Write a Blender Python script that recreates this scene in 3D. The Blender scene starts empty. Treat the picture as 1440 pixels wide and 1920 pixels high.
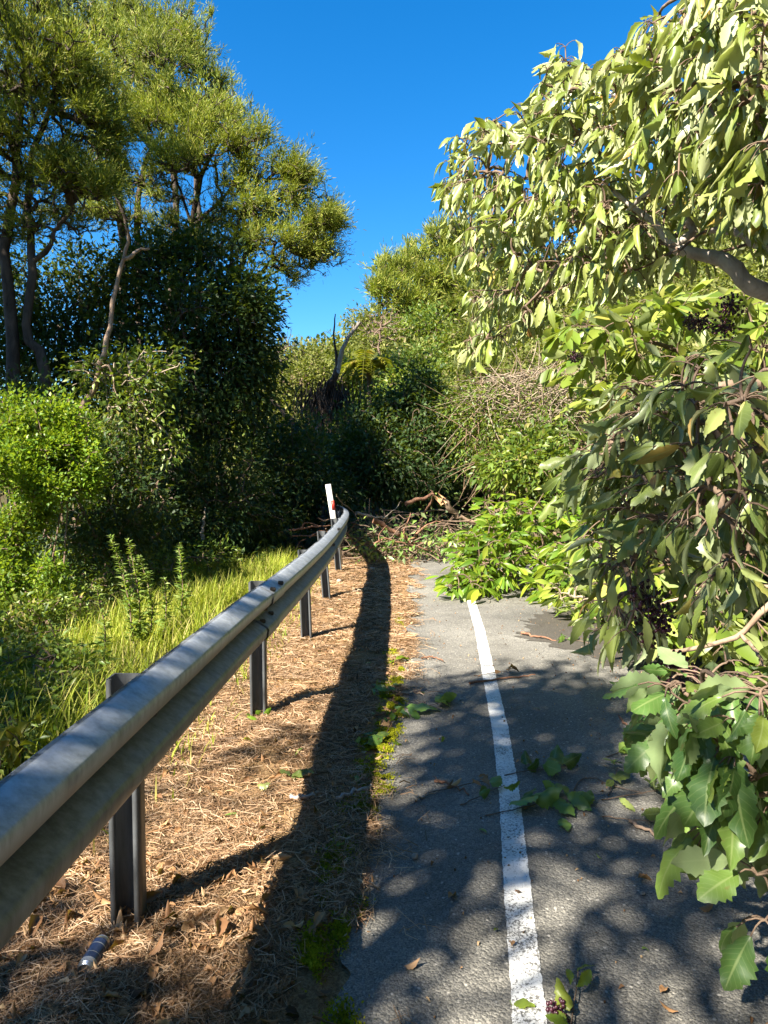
import bpy, math, random
import numpy as np

# ------------------------------------------------------------------ camera, sky, sun, exposure
scene = bpy.context.scene
COL = scene.collection
RNG = np.random.default_rng(11)
random.seed(5)

F_PX = 1333.0            # focal length in pixels of the 1440 x 1920 frame
CAM_H = 1.47
PITCH = math.atan(77.0 / F_PX)

cam_data = bpy.data.cameras.new("camera")
cam = bpy.data.objects.new("camera", cam_data)
COL.objects.link(cam)
cam.location = (0, 0, CAM_H)
cam.rotation_euler = (math.radians(90) - PITCH, 0, 0)
cam_data.sensor_fit = 'VERTICAL'
cam_data.angle = 2 * math.atan(960.0 / F_PX)
cam_data.clip_start = 0.05
cam_data.clip_end = 2000
scene.camera = cam

SUN_EL = 43.0
SUN_DIR = np.array([-0.67 * math.cos(math.radians(SUN_EL)), -0.742 * math.cos(math.radians(SUN_EL)), math.sin(math.radians(SUN_EL))])
SUN_DIR /= np.linalg.norm(SUN_DIR)
world = bpy.data.worlds.new("World")
scene.world = world
world.use_nodes = True
wn = world.node_tree
wn.nodes.clear()
sky = wn.nodes.new("ShaderNodeTexSky")
sky.sky_type = 'NISHITA'
sky.sun_disc = False
sky.sun_elevation = math.radians(SUN_EL)
sky.sun_rotation = math.atan2(SUN_DIR[0], SUN_DIR[1])
sky.air_density = 1.0
sky.dust_density = 0.2
sky.ozone_density = 6.0
sky.altitude = 0
hs = wn.nodes.new("ShaderNodeHueSaturation")
hs.inputs["Hue"].default_value = 0.499
hs.inputs["Saturation"].default_value = 1.3
hs.inputs["Value"].default_value = 1.0
bg = wn.nodes.new("ShaderNodeBackground")
bg.inputs["Strength"].default_value = 0.068
out = wn.nodes.new("ShaderNodeOutputWorld")
wn.links.new(sky.outputs[0], hs.inputs["Color"])
wn.links.new(hs.outputs[0], bg.inputs["Color"])
wn.links.new(bg.outputs[0], out.inputs[0])

sun_data = bpy.data.lights.new("sun", 'SUN')
sun_data.energy = 5.0
sun_data.angle = math.radians(0.53)
sun_data.color = (1.0, 0.93, 0.80)
sun = bpy.data.objects.new("sun", sun_data)
COL.objects.link(sun)
from mathutils import Vector
sun.rotation_euler = Vector(SUN_DIR).to_track_quat('Z', 'Y').to_euler()

scene.view_settings.view_transform = 'Standard'
scene.view_settings.look = 'None'
scene.view_settings.exposure = 1.95
scene.view_settings.gamma = 1.0
scene.cycles.max_bounces = 6
scene.cycles.diffuse_bounces = 3
scene.cycles.glossy_bounces = 2
scene.cycles.transmission_bounces = 3
scene.cycles.transparent_max_bounces = 4
scene.cycles.sample_clamp_indirect = 4
scene.cycles.use_denoising = True


# ------------------------------------------------------------------ coordinates
def at(x, y, d):
    """point seen at pixel (x, y) of the 1440 x 1920 frame, at distance d along the view axis (world Y)"""
    u = (np.asarray(x, float) - 720.0) / F_PX
    v = (960.0 - np.asarray(y, float)) / F_PX
    fy = math.cos(PITCH) + v * math.sin(PITCH)
    fz = -math.sin(PITCH) + v * math.cos(PITCH)
    s = np.asarray(d, float) / fy
    return np.stack([u * s, fy * s, CAM_H + fz * s], axis=-1)


def gnd(x, y, z=0.0):
    u = (x - 720.0) / F_PX
    v = (960.0 - y) / F_PX
    fy = math.cos(PITCH) + v * math.sin(PITCH)
    fz = -math.sin(PITCH) + v * math.cos(PITCH)
    s = (z - CAM_H) / fz
    return np.array([u * s, fy * s, z])


def smoothstep(a, b, x):
    t = np.clip((x - a) / (b - a), 0, 1)
    return t * t * (3 - 2 * t)


def vnoise(x, y, seed=0):
    """cheap smooth value noise"""
    xi = np.floor(x).astype(np.int64)
    yi = np.floor(y).astype(np.int64)
    xf = x - xi
    yf = y - yi
    def h(a, b):
        n = (a * 374761393 + b * 668265263 + seed * 144269) & 0x7fffffff
        n = ((n ^ (n >> 13)) * 1274126177) & 0x7fffffff
        return (n & 0xffff) / 65535.0
    sx = xf * xf * (3 - 2 * xf)
    sy = yf * yf * (3 - 2 * yf)
    return (h(xi, yi) * (1 - sx) + h(xi + 1, yi) * sx) * (1 - sy) + (h(xi, yi + 1) * (1 - sx) + h(xi + 1, yi + 1) * sx) * sy


# left edge of the asphalt and the painted line, as X along Y
ROAD_Y = np.array([-8, 0.0, 1.88, 2.5, 3.27, 4.4, 6.16, 8.0, 11.0, 14, 18])
ROAD_X = np.array([-.55, -.26, -.15, -.115, -.05, .07, .20, .29, .38, .45, .5])
LINE_Y = np.array([-8, 0.0, 1.92, 2.5, 3.17, 4.0, 4.92, 6.5, 8.6, 11.0, 14])
LINE_X = np.array([-.9, .12, .403, .48, .572, .665, .745, .885, 1.03, 1.16, 1.3])
RAIL_Y = np.array([-3, 0.0, 1.6, 2.33, 3.36, 4.18, 6.3, 8.2, 9.97, 11.2, 12.2, 12.9, 13.35, 13.6])
RAIL_X = np.array([-.92, -.78, -.735, -.712, -.68, -.64, -.575, -.56, -.575, -.635, -.73, -.88, -1.12, -1.4])


def road_x(y):
    return np.interp(y, ROAD_Y, ROAD_X)


def rail_x(y):
    return np.interp(y, RAIL_Y, RAIL_X)


def ground_h(x, y):
    x = np.asarray(x, float)
    y = np.asarray(y, float)
    h = np.zeros(np.broadcast(x, y).shape)
    # the back hillside
    s = 0.5 * x + 0.87 * y - 12.6
    h = np.minimum(np.maximum(s, 0) * 0.40 * smoothstep(0, 3, s), 3.6 + np.maximum(x + 5.5, 0) * 1.0)
    # the cut bank on the right
    r = x - 3.1 - 0.4 * np.sin(y * 0.7)
    h = np.maximum(h, np.maximum(r, 0) * 0.75 * smoothstep(0, .8, r) * smoothstep(-30, -20, y))
    # the left side falls away a little
    l = -1.35 - x
    h = h - 0.10 * np.clip(l, 0, 5) * (1 - smoothstep(11, 15, y))
    h = np.minimum(h, 18 + 0.02 * h)
    # lumps away from the road
    off = np.maximum(smoothstep(.0, .7, road_x(y) - x), smoothstep(2.6, 3.6, x))
    h = h + off * (0.05 * (vnoise(x * 1.7, y * 1.7, 3) - .3) + 0.025 * (vnoise(x * 6, y * 6, 4) - .4))
    far = smoothstep(12, 30, y)
    h = h + far * 1.2 * (vnoise(x * .25, y * .25, 8) - .5)
    return h


# ------------------------------------------------------------------ mesh helpers
class MB:
    def __init__(self):
        self.V, self.Q, self.T, self.U = [], [], [], []
        self.n = 0

    def add(self, V, Q=None, T=None, UV=None):
        V = np.asarray(V, float).reshape(-1, 3)
        if Q is not None and len(Q):
            self.Q.append(np.asarray(Q, np.int64).reshape(-1, 4) + self.n)
        if T is not None and len(T):
            self.T.append(np.asarray(T, np.int64).reshape(-1, 3) + self.n)
        if UV is not None:
            self.U.append(np.asarray(UV, float).reshape(-1, 2))
        self.V.append(V)
        self.n += len(V)
        return self

    def build(self, name, mat, parent=None, smooth=False, origin=None):
        V = np.concatenate(self.V) if self.V else np.zeros((0, 3))
        Q = np.concatenate(self.Q) if self.Q else np.zeros((0, 4), np.int64)
        T = np.concatenate(self.T) if self.T else np.zeros((0, 3), np.int64)
        if parent is not None:
            a = parent
            while a is not None:
                V = V - np.array(a.location)
                a = a.parent
        elif origin is not None:
            V = V - np.array(origin)
        me = bpy.data.meshes.new(name)
        me.vertices.add(len(V))
        me.vertices.foreach_set("co", V.astype(np.float32).ravel())
        loops = np.concatenate([Q.ravel(), T.ravel()]).astype(np.int32)
        me.loops.add(len(loops))
        me.loops.foreach_set("vertex_index", loops)
        start = np.concatenate([np.arange(len(Q)) * 4, len(Q) * 4 + np.arange(len(T)) * 3]).astype(np.int32)
        me.polygons.add(len(start))
        me.polygons.foreach_set("loop_start", start)
        if smooth:
            me.polygons.foreach_set("use_smooth", np.ones(len(start), bool))
        if self.U and sum(len(u) for u in self.U) == len(V):
            uv = np.concatenate(self.U)[loops]
            lay = me.uv_layers.new(name="leaf")
            lay.data.foreach_set("uv", uv.astype(np.float32).ravel())
        me.update(calc_edges=True)
        me.materials.append(mat)
        ob = bpy.data.objects.new(name, me)
        COL.objects.link(ob)
        if parent is not None:
            ob.parent = parent
        elif origin is not None:
            ob.location = tuple(float(c) for c in origin)
        return ob


def empty(name, loc, label=None, cat=None, group=None):
    o = bpy.data.objects.new(name, None)
    COL.objects.link(o)
    o.location = tuple(float(c) for c in loc)
    o.empty_display_size = 0.1
    tag(o, label, cat, group)
    return o


def tag(o, label=None, cat=None, group=None, kind=None):
    if label: o["label"] = label
    if cat: o["category"] = cat
    if group: o["group"] = group
    if kind: o["kind"] = kind
    return o


def unit(v):
    return v / np.maximum(np.linalg.norm(v, axis=-1, keepdims=True), 1e-9)


def frames(d, n):
    """rotation matrices with columns X, Y=d, Z~n"""
    y = unit(d)
    x = unit(np.cross(y, n))
    z = np.cross(x, y)
    return np.stack([x, y, z], axis=-1)


def scatter(mb, tv, tq, pos, R, scale, tt=None, uv=None):
    """stamp a template at many places; scale is (N,) or (N,3)"""
    N = len(pos)
    if N == 0:
        return
    sc = np.asarray(scale, float)
    if sc.ndim == 1:
        sc = np.repeat(sc[:, None], 3, 1)
    v = tv[None, :, :] * sc[:, None, :]
    V = np.einsum('nij,nkj->nki', R, v) + pos[:, None, :]
    off = (np.arange(N) * len(tv))[:, None, None]
    Q = (np.asarray(tq)[None] + off).reshape(-1, 4) if tq is not None and len(tq) else None
    T = (np.asarray(tt)[None] + off).reshape(-1, 3) if tt is not None and len(tt) else None
    mb.add(V.reshape(-1, 3), Q, T, np.tile(uv, (N, 1)) if uv is not None else None)


def tubes(mb, P, R, sides=5):
    """P (N,k,3) centre lines, R (N,k) radii"""
    P = np.asarray(P, float)
    R = np.asarray(R, float)
    N, k, _ = P.shape
    if N == 0:
        return
    T = np.empty_like(P)
    T[:, 1:-1] = P[:, 2:] - P[:, :-2]
    T[:, 0] = P[:, 1] - P[:, 0]
    T[:, -1] = P[:, -1] - P[:, -2]
    T = unit(T)
    mean = unit(P[:, -1] - P[:, 0] + 1e-9)
    ref = np.where(np.abs(mean[:, 2:3]) > 0.8, np.array([[1.0, 0.13, 0]]), np.array([[0.1, 0, 1.0]]))
    X = unit(np.cross(T, ref[:, None, :]))
    Y = np.cross(T, X)
    a = np.linspace(0, 2 * math.pi, sides, endpoint=False)
    ring = X[:, :, None, :] * np.cos(a)[None, None, :, None] + Y[:, :, None, :] * np.sin(a)[None, None, :, None]
    V = P[:, :, None, :] + ring * R[:, :, None, None]
    base = np.arange(k - 1)[:, None] * sides + np.arange(sides)[None]
    nxt = np.arange(k - 1)[:, None] * sides + (np.arange(sides)[None] + 1) % sides
    q = np.stack([base, base + sides, nxt + sides, nxt], -1).reshape(-1, 4)[:, ::-1]
    Q = (q[None] + (np.arange(N) * k * sides)[:, None, None]).reshape(-1, 4)
    # end caps as fans on the first ring vertex
    ct = np.array([[0, i + 1, i + 2] for i in range(sides - 2)])
    caps = np.concatenate([ct, ct[:, ::-1] + (k - 1) * sides])
    Tt = (caps[None] + (np.arange(N) * k * sides)[:, None, None]).reshape(-1, 3)
    mb.add(V.reshape(-1, 3), Q, Tt)


def resample(pts, n):
    pts = np.asarray(pts, float)
    m = len(pts)
    if m == 2:
        t = np.linspace(0, 1, n)[:, None]
        return pts[0] * (1 - t) + pts[1] * t
    # Catmull-Rom
    e = np.vstack([2 * pts[0] - pts[1], pts, 2 * pts[-1] - pts[-2]])
    out = []
    for t in np.linspace(0, m - 1, n):
        i = min(int(t), m - 2)
        f = t - i
        p0, p1, p2, p3 = e[i], e[i + 1], e[i + 2], e[i + 3]
        out.append(.5 * (2 * p1 + (p2 - p0) * f + (2 * p0 - 5 * p1 + 4 * p2 - p3) * f * f + (3 * p1 - p0 - 3 * p2 + p3) * f ** 3))
    return np.array(out)


def limb(mb, pts, r0, r1, n=14, sides=8, wob=0.0):
    p = resample(pts, n)
    if wob:
        w = RNG.normal(0, wob, p.shape)
        w[0] = 0
        p = p + w
    r = np.linspace(r0, r1, n) * RNG.uniform(.92, 1.08, n)
    tubes(mb, p[None], r[None], sides)
    return p


def connect(seeds, tips, bias=.3):
    """join every tip to the nearest already joined node: gives nodes, parents"""
    seeds = np.asarray(seeds, float)
    tips = np.asarray(tips, float)
    root = seeds
    d0 = np.min(np.linalg.norm(tips[:, None] - root[None], axis=-1), axis=1)
    order = np.argsort(d0)
    n0, n = len(seeds), len(tips)
    nodes = np.zeros((n0 + n, 3))
    nodes[:n0] = seeds
    par = np.full(n0 + n, -1)
    path = np.zeros(n0 + n)
    m = n0
    for i in order:
        p = tips[i]
        d = np.linalg.norm(nodes[:m] - p, axis=1)
        j = int(np.argmin(d + bias * path[:m]))
        nodes[m] = p
        par[m] = j
        path[m] = path[j] + d[j]
        m += 1
    cnt = np.ones(n0 + n)
    for i in range(n0 + n - 1, n0 - 1, -1):
        if par[i] >= 0:
            cnt[par[i]] += cnt[i]
    return nodes, par, cnt, n0


def twigs(mb, nodes, par, cnt, n0, r_tip, power=.45, r_max=.1, sag=0.08, sides=5, k=4, sel=None):
    idx = np.arange(n0, len(nodes)) if sel is None else sel
    A = nodes[par[idx]]
    B = nodes[idx]
    L = np.linalg.norm(B - A, axis=1)
    rb = np.minimum(r_tip * cnt[idx] ** power, r_max)
    ra = np.minimum(rb * 1.25, r_max)
    t = np.linspace(0, 1, k)
    P = A[:, None] * (1 - t)[None, :, None] + B[:, None] * t[None, :, None]
    bow = 4 * t * (1 - t)
    off = RNG.normal(0, .09, (len(idx), 3)) * L[:, None]
    off[:, 2] += sag * L
    P = P + off[:, None, :] * bow[None, :, None]
    R = ra[:, None] * (1 - t)[None] + rb[:, None] * t[None]
    tubes(mb, P, R, sides)


# ------------------------------------------------------------------ materials
def new_mat(name):
    m = bpy.data.materials.new(name)
    m.use_nodes = True
    nt = m.node_tree
    nt.nodes.clear()
    o = nt.nodes.new("ShaderNodeOutputMaterial")
    return m, nt, o


def N(nt, kind, **kw):
    n = nt.nodes.new(kind)
    for k, v in kw.items():
        if hasattr(n, k) and k not in n.inputs:
            setattr(n, k, v)
        else:
            n.inputs[k].default_value = v
    return n


def ramp(nt, fac, stops):
    r = nt.nodes.new("ShaderNodeValToRGB")
    el = r.color_ramp.elements
    while len(el) < len(stops):
        el.new(0.5)
    for e, (p, c) in zip(el, stops):
        e.position = p
        e.color = (*c, 1) if len(c) == 3 else c
    nt.links.new(fac, r.inputs[0])
    return r.outputs[0]


def mix(nt, fac, a, b, mode='MIX'):
    m = nt.nodes.new("ShaderNodeMix")
    m.data_type = 'RGBA'
    m.blend_type = mode
    for s, v in ((0, fac), (6, a), (7, b)):
        if isinstance(v, (int, float)):
            m.inputs[s].default_value = v
        elif isinstance(v, tuple):
            m.inputs[s].default_value = (*v, 1)
        else:
            nt.links.new(v, m.inputs[s])
    return m.outputs[2]


def noise(nt, scale, detail=4, rough=.55, coord=None, dist=0.0):
    n = N(nt, "ShaderNodeTexNoise", Scale=scale, Detail=detail, Roughness=rough, Distortion=dist)
    if coord is None:
        coord = nt.nodes.new("ShaderNodeTexCoord").outputs["Object"]
    nt.links.new(coord, n.inputs["Vector"])
    return n.outputs["Fac"]


def leaf_mat(name, stops, back=None, trans=.35, rough=.45, spec=.4, clump=1.2, clump_amt=.35, vein=False):
    """stops: colour ramp over the leaves of a plant; each leaf takes one colour of it"""
    m, nt, o = new_mat(name)
    geo = nt.nodes.new("ShaderNodeNewGeometry")
    col = ramp(nt, geo.outputs["Random Per Island"], stops)
    nz = noise(nt, clump, 2)
    hsv = N(nt, "ShaderNodeHueSaturation")
    mp = N(nt, "ShaderNodeMapRange")
    mp.inputs[1].default_value = .3
    mp.inputs[2].default_value = .7
    mp.inputs[3].default_value = 1 - clump_amt
    mp.inputs[4].default_value = 1 + clump_amt
    nt.links.new(nz, mp.inputs[0])
    nt.links.new(mp.outputs[0], hsv.inputs["Value"])
    nt.links.new(col, hsv.inputs["Color"])
    col = hsv.outputs[0]
    if vein:
        uv = nt.nodes.new("ShaderNodeTexCoord").outputs["UV"]
        sep = N(nt, "ShaderNodeSeparateXYZ")
        nt.links.new(uv, sep.inputs[0])
        a = N(nt, "ShaderNodeMath", operation='ABSOLUTE')
        nt.links.new(sep.outputs[0], a.inputs[0])
        # midrib
        lt = N(nt, "ShaderNodeMapRange")
        lt.inputs[1].default_value = .03
        lt.inputs[2].default_value = .10
        lt.inputs[3].default_value = .5
        lt.inputs[4].default_value = 0
        nt.links.new(a.outputs[0], lt.inputs[0])
        # side veins: v - .35|u|
        mm = N(nt, "ShaderNodeMath", operation='MULTIPLY_ADD')
        nt.links.new(a.outputs[0], mm.inputs[0])
        mm.inputs[1].default_value = -.22
        nt.links.new(sep.outputs[1], mm.inputs[2])
        pp = N(nt, "ShaderNodeMath", operation='PINGPONG')
        nt.links.new(mm.outputs[0], pp.inputs[0])
        pp.inputs[1].default_value = .055
        lv = N(nt, "ShaderNodeMapRange")
        lv.inputs[1].default_value = 0
        lv.inputs[2].default_value = .012
        lv.inputs[3].default_value = .26
        lv.inputs[4].default_value = 0
        nt.links.new(pp.outputs[0], lv.inputs[0])
        mx = N(nt, "ShaderNodeMath", operation='MAXIMUM')
        nt.links.new(lt.outputs[0], mx.inputs[0])
        nt.links.new(lv.outputs[0], mx.inputs[1])
        col = mix(nt, mx.outputs[0], col, (.30, .36, .14))
        blem = noise(nt, 40, 3)
        bl = ramp(nt, blem, [(.66, (0, 0, 0)), (.74, (1, 1, 1))])
        bw = N(nt, "ShaderNodeMath", operation='MULTIPLY')
        nt.links.new(bl, bw.inputs[0])
        bw.inputs[1].default_value = .6
        col = mix(nt, bw.outputs[0], col, (.16, .11, .03))
    front = col
    if back is not None:
        bcol = mix(nt, .65, col, back)
        front = mix(nt, geo.outputs["Backfacing"], col, bcol)
    p = N(nt, "ShaderNodeBsdfPrincipled", Roughness=rough)
    p.inputs["Specular IOR Level"].default_value = spec
    nt.links.new(front, p.inputs["Base Color"])
    tr = N(nt, "ShaderNodeBsdfTranslucent")
    tc = mix(nt, .5, front, (.30, .36, .02), 'MIX')
    tcc = mix(nt, 1.0, tc, (1.0, 1.0, .55), 'MULTIPLY')
    nt.links.new(tcc, tr.inputs["Color"])
    ms = N(nt, "ShaderNodeMixShader")
    ms.inputs[0].default_value = trans
    nt.links.new(p.outputs[0], ms.inputs[1])
    nt.links.new(tr.outputs[0], ms.inputs[2])
    nt.links.new(ms.outputs[0], o.inputs[0])
    return m


def bark_mat(name, a, b, scale=14, bump=.5, rough=.85):
    m, nt, o = new_mat(name)
    tc = nt.nodes.new("ShaderNodeTexCoord").outputs["Object"]
    mp = N(nt, "ShaderNodeMapping")
    mp.inputs["Scale"].default_value = (1, 1, .3)
    nt.links.new(tc, mp.inputs[0])
    nz = noise(nt, scale, 6, .65, mp.outputs[0], .6)
    col = ramp(nt, nz, [(.3, a), (.68, b)])
    p = N(nt, "ShaderNodeBsdfPrincipled", Roughness=rough)
    p.inputs["Specular IOR Level"].default_value = .2
    nt.links.new(col, p.inputs["Base Color"])
    bp = N(nt, "ShaderNodeBump", Strength=bump, Distance=.02)
    nt.links.new(nz, bp.inputs["Height"])
    nt.links.new(bp.outputs[0], p.inputs["Normal"])
    nt.links.new(p.outputs[0], o.inputs[0])
    return m


def plain_mat(name, c, rough=.5, metal=0.0, var=.25, scale=20, spec=.4):
    m, nt, o = new_mat(name)
    nz = noise(nt, scale, 5)
    lo = tuple(x * (1 - var) for x in c)
    hi = tuple(min(1, x * (1 + var)) for x in c)
    col = ramp(nt, nz, [(.3, lo), (.7, hi)])
    p = N(nt, "ShaderNodeBsdfPrincipled", Roughness=rough, Metallic=metal)
    p.inputs["Specular IOR Level"].default_value = spec
    nt.links.new(col, p.inputs["Base Color"])
    nt.links.new(p.outputs[0], o.inputs[0])
    return m


def asphalt_mat(name, patch=False):
    m, nt, o = new_mat(name)
    tc = nt.nodes.new("ShaderNodeTexCoord").outputs["Object"]
    big = noise(nt, .9, 4, .6, tc)
    fine = N(nt, "ShaderNodeTexVoronoi", Scale=95.0)
    nt.links.new(tc, fine.inputs["Vector"])
    grain = noise(nt, 170, 3, .7, tc)
    base = ramp(nt, big, [(.28, (.135, .130, .118)), (.5, (.21, .20, .18)), (.72, (.29, .278, .25))])
    g = ramp(nt, grain, [(.3, (.35, .35, .36)), (.5, (.95, .95, .94)), (.72, (1.75, 1.7, 1.6))])
    col = mix(nt, 1.0, base, g, 'MULTIPLY')
    st = N(nt, "ShaderNodeRGB")
    stone = ramp(nt, fine.outputs["Color"], [(.2, (.5, .5, .5)), (.9, (1.35, 1.33, 1.28))])
    col = mix(nt, .55, col, mix(nt, 1.0, col, stone, 'MULTIPLY'))
    chips = N(nt, "ShaderNodeTexVoronoi", Scale=38.0)
    nt.links.new(tc, chips.inputs["Vector"])
    cd = ramp(nt, chips.outputs["Distance"], [(.16, (1, 1, 1)), (.24, (0, 0, 0))])
    sepc = N(nt, "ShaderNodeSeparateColor")
    nt.links.new(chips.outputs["Color"], sepc.inputs[0])
    pick = ramp(nt, sepc.outputs[0], [(.72, (0, 0, 0)), (.76, (1, 1, 1))])
    cm = mix(nt, 1.0, cd, pick, 'MULTIPLY')
    col = mix(nt, cm, col, (.42, .39, .34))
    stain = ramp(nt, noise(nt, 2.6, 5, .65, tc, .8), [(.52, (0, 0, 0)), (.72, (.55, .55, .55))])
    col = mix(nt, stain, col, (.07, .062, .05))
    if patch:
        col = mix(nt, .72, col, (.045, .036, .026))
    p = N(nt, "ShaderNodeBsdfPrincipled", Roughness=.8)
    p.inputs["Specular IOR Level"].default_value = .3
    nt.links.new(col, p.inputs["Base Color"])
    hmix = N(nt, "ShaderNodeMath", operation='SUBTRACT')
    nt.links.new(grain, hmix.inputs[0])
    nt.links.new(fine.outputs["Distance"], hmix.inputs[1])
    bp = N(nt, "ShaderNodeBump", Strength=.9, Distance=.006)
    nt.links.new(hmix.outputs[0], bp.inputs["Height"])
    nt.links.new(bp.outputs[0], p.inputs["Normal"])
    nt.links.new(p.outputs[0], o.inputs[0])
    return m


def line_mat():
    m, nt, o = new_mat("white_road_paint")
    tc = nt.nodes.new("ShaderNodeTexCoord").outputs["Object"]
    wear = noise(nt, 120, 4, .75, tc)
    wear2 = noise(nt, 3.5, 4, .6, tc)
    ad = N(nt, "ShaderNodeMath", operation='MULTIPLY_ADD')
    nt.links.new(wear2, ad.inputs[0])
    ad.inputs[1].default_value = .45
    nt.links.new(wear, ad.inputs[2])
    f = ramp(nt, ad.outputs[0], [(.60, (0, 0, 0)), (.69, (1, 1, 1))])
    dirt = noise(nt, 9, 5, .6, tc)
    white = ramp(nt, dirt, [(.3, (.58, .56, .52)), (.6, (.78, .77, .74))])
    col = mix(nt, f, (.12, .115, .105), white)
    p = N(nt, "ShaderNodeBsdfPrincipled", Roughness=.7)
    nt.links.new(col, p.inputs["Base Color"])
    bp = N(nt, "ShaderNodeBump", Strength=.6, Distance=.005)
    nt.links.new(noise(nt, 170, 3, .7, tc), bp.inputs["Height"])
    nt.links.new(bp.outputs[0], p.inputs["Normal"])
    nt.links.new(p.outputs[0], o.inputs[0])
    return m


def ground_mat():
    m, nt, o = new_mat("verge_soil_and_litter")
    tc = nt.nodes.new("ShaderNodeTexCoord").outputs["Object"]
    n1 = noise(nt, 55, 6, .75, tc, 1.5)
    n2 = noise(nt, 2.2, 5, .6, tc)
    straw = ramp(nt, n1, [(.25, (.06, .035, .018)), (.45, (.24, .145, .07)), (.62, (.42, .28, .145)), (.8, (.50, .37, .22))])
    soil = ramp(nt, n1, [(.3, (.025, .018, .011)), (.7, (.10, .07, .04))])
    green = ramp(nt, n1, [(.3, (.02, .03, .008)), (.7, (.09, .10, .03))])
    sep = N(nt, "ShaderNodeSeparateXYZ")
    nt.links.new(tc, sep.inputs[0])
    # straw only on the strip beside the road: X from -2.0 to .6, Y up to 13
    def rng_mask(sock, a, b):
        r = N(nt, "ShaderNodeMapRange", interpolation_type='SMOOTHSTEP')
        r.inputs[1].default_value = a
        r.inputs[2].default_value = b
        nt.links.new(sock, r.inputs[0])
        return r.outputs[0]
    wob = N(nt, "ShaderNodeMath", operation='MULTIPLY_ADD')
    nt.links.new(n2, wob.inputs[0])
    wob.inputs[1].default_value = 1.2
    nt.links.new(sep.outputs[0], wob.inputs[2])
    left = rng_mask(wob.outputs[0], -.95, -.5)
    rightm = rng_mask(wob.outputs[0], 1.9, 1.5)
    far = rng_mask(sep.outputs[1], 14.5, 12.5)
    m1 = N(nt, "ShaderNodeMath", operation='MULTIPLY')
    nt.links.new(left, m1.inputs[0])
    nt.links.new(rightm, m1.inputs[1])
    m2 = N(nt, "ShaderNodeMath", operation='MULTIPLY')
    nt.links.new(m1.outputs[0], m2.inputs[0])
    nt.links.new(far, m2.inputs[1])
    gs = ramp(nt, n2, [(.4, (0, 0, 0)), (.6, (1, 1, 1))])
    other = mix(nt, gs, soil, green)
    col = mix(nt, m2.outputs[0], other, straw)
    p = N(nt, "ShaderNodeBsdfPrincipled", Roughness=.95)
    p.inputs["Specular IOR Level"].default_value = .1
    nt.links.new(col, p.inputs["Base Color"])
    bp = N(nt, "ShaderNodeBump", Strength=.8, Distance=.02)
    nt.links.new(n1, bp.inputs["Height"])
    nt.links.new(bp.outputs[0], p.inputs["Normal"])
    nt.links.new(p.outputs[0], o.inputs[0])
    return m


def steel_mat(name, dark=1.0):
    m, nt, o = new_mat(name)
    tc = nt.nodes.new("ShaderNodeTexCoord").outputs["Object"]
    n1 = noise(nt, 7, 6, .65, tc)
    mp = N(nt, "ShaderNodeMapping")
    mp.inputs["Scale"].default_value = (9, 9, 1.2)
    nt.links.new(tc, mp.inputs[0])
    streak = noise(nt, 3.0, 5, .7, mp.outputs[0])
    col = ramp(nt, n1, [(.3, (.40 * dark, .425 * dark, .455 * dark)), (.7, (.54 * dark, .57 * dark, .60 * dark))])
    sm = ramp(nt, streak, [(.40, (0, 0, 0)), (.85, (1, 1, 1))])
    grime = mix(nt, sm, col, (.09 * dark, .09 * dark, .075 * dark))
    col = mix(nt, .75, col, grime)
    if dark == 1.0:
        # valley grime, plus shade of the front and lower folds painted in
        sep = N(nt, "ShaderNodeSeparateXYZ")
        nt.links.new(tc, sep.inputs[0])
        wb = N(nt, "ShaderNodeMath", operation='MULTIPLY_ADD')
        nt.links.new(streak, wb.inputs[0])
        wb.inputs[1].default_value = .05
        nt.links.new(sep.outputs[2], wb.inputs[2])
        vm = ramp(nt, wb.outputs[0], [(.68, (.55, .55, .55)), (.73, (1, 1, 1)), (.785, (.95, .95, .95)), (.83, (0, 0, 0))])
        va = N(nt, "ShaderNodeMath", operation='MULTIPLY')
        nt.links.new(vm, va.inputs[0])
        va.inputs[1].default_value = .85
        col = mix(nt, va.outputs[0], col, (.045, .046, .036))
    p = N(nt, "ShaderNodeBsdfPrincipled", Metallic=.4)
    rr = ramp(nt, n1, [(.3, (.38, .38, .38)), (.7, (.58, .58, .58))])
    nt.links.new(rr, p.inputs["Roughness"])
    nt.links.new(col, p.inputs["Base Color"])
    bp = N(nt, "ShaderNodeBump", Strength=.15, Distance=.01)
    nt.links.new(n1, bp.inputs["Height"])
    nt.links.new(bp.outputs[0], p.inputs["Normal"])
    nt.links.new(p.outputs[0], o.inputs[0])
    return m


M = {}
M['ground'] = ground_mat()
M['asphalt'] = asphalt_mat("weathered_asphalt")
M['dirt'] = asphalt_mat("dirty_asphalt", True)
M['line'] = line_mat()
M['steel'] = steel_mat("galvanised_steel")
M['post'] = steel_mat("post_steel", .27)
M['kanuka'] = leaf_mat("kanuka_needles", [(0, (.08, .125, .016)), (.5, (.21, .25, .035)), (.85, (.32, .33, .055)), (1, (.34, .28, .09))], trans=.3, rough=.6, spec=.2, clump=.7)
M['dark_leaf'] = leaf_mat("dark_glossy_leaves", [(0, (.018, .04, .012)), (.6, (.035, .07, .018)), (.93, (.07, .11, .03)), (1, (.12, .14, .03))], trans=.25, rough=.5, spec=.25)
M['mid_leaf'] = leaf_mat("mid_green_leaves", [(0, (.06, .11, .014)), (.6, (.12, .18, .024)), (.92, (.20, .24, .04)), (1, (.28, .24, .06))], trans=.35, rough=.42)
M['bright_leaf'] = leaf_mat("bright_green_leaves", [(0, (.09, .19, .018)), (.6, (.18, .30, .026)), (1, (.32, .38, .04))], trans=.5, rough=.4)
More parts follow.
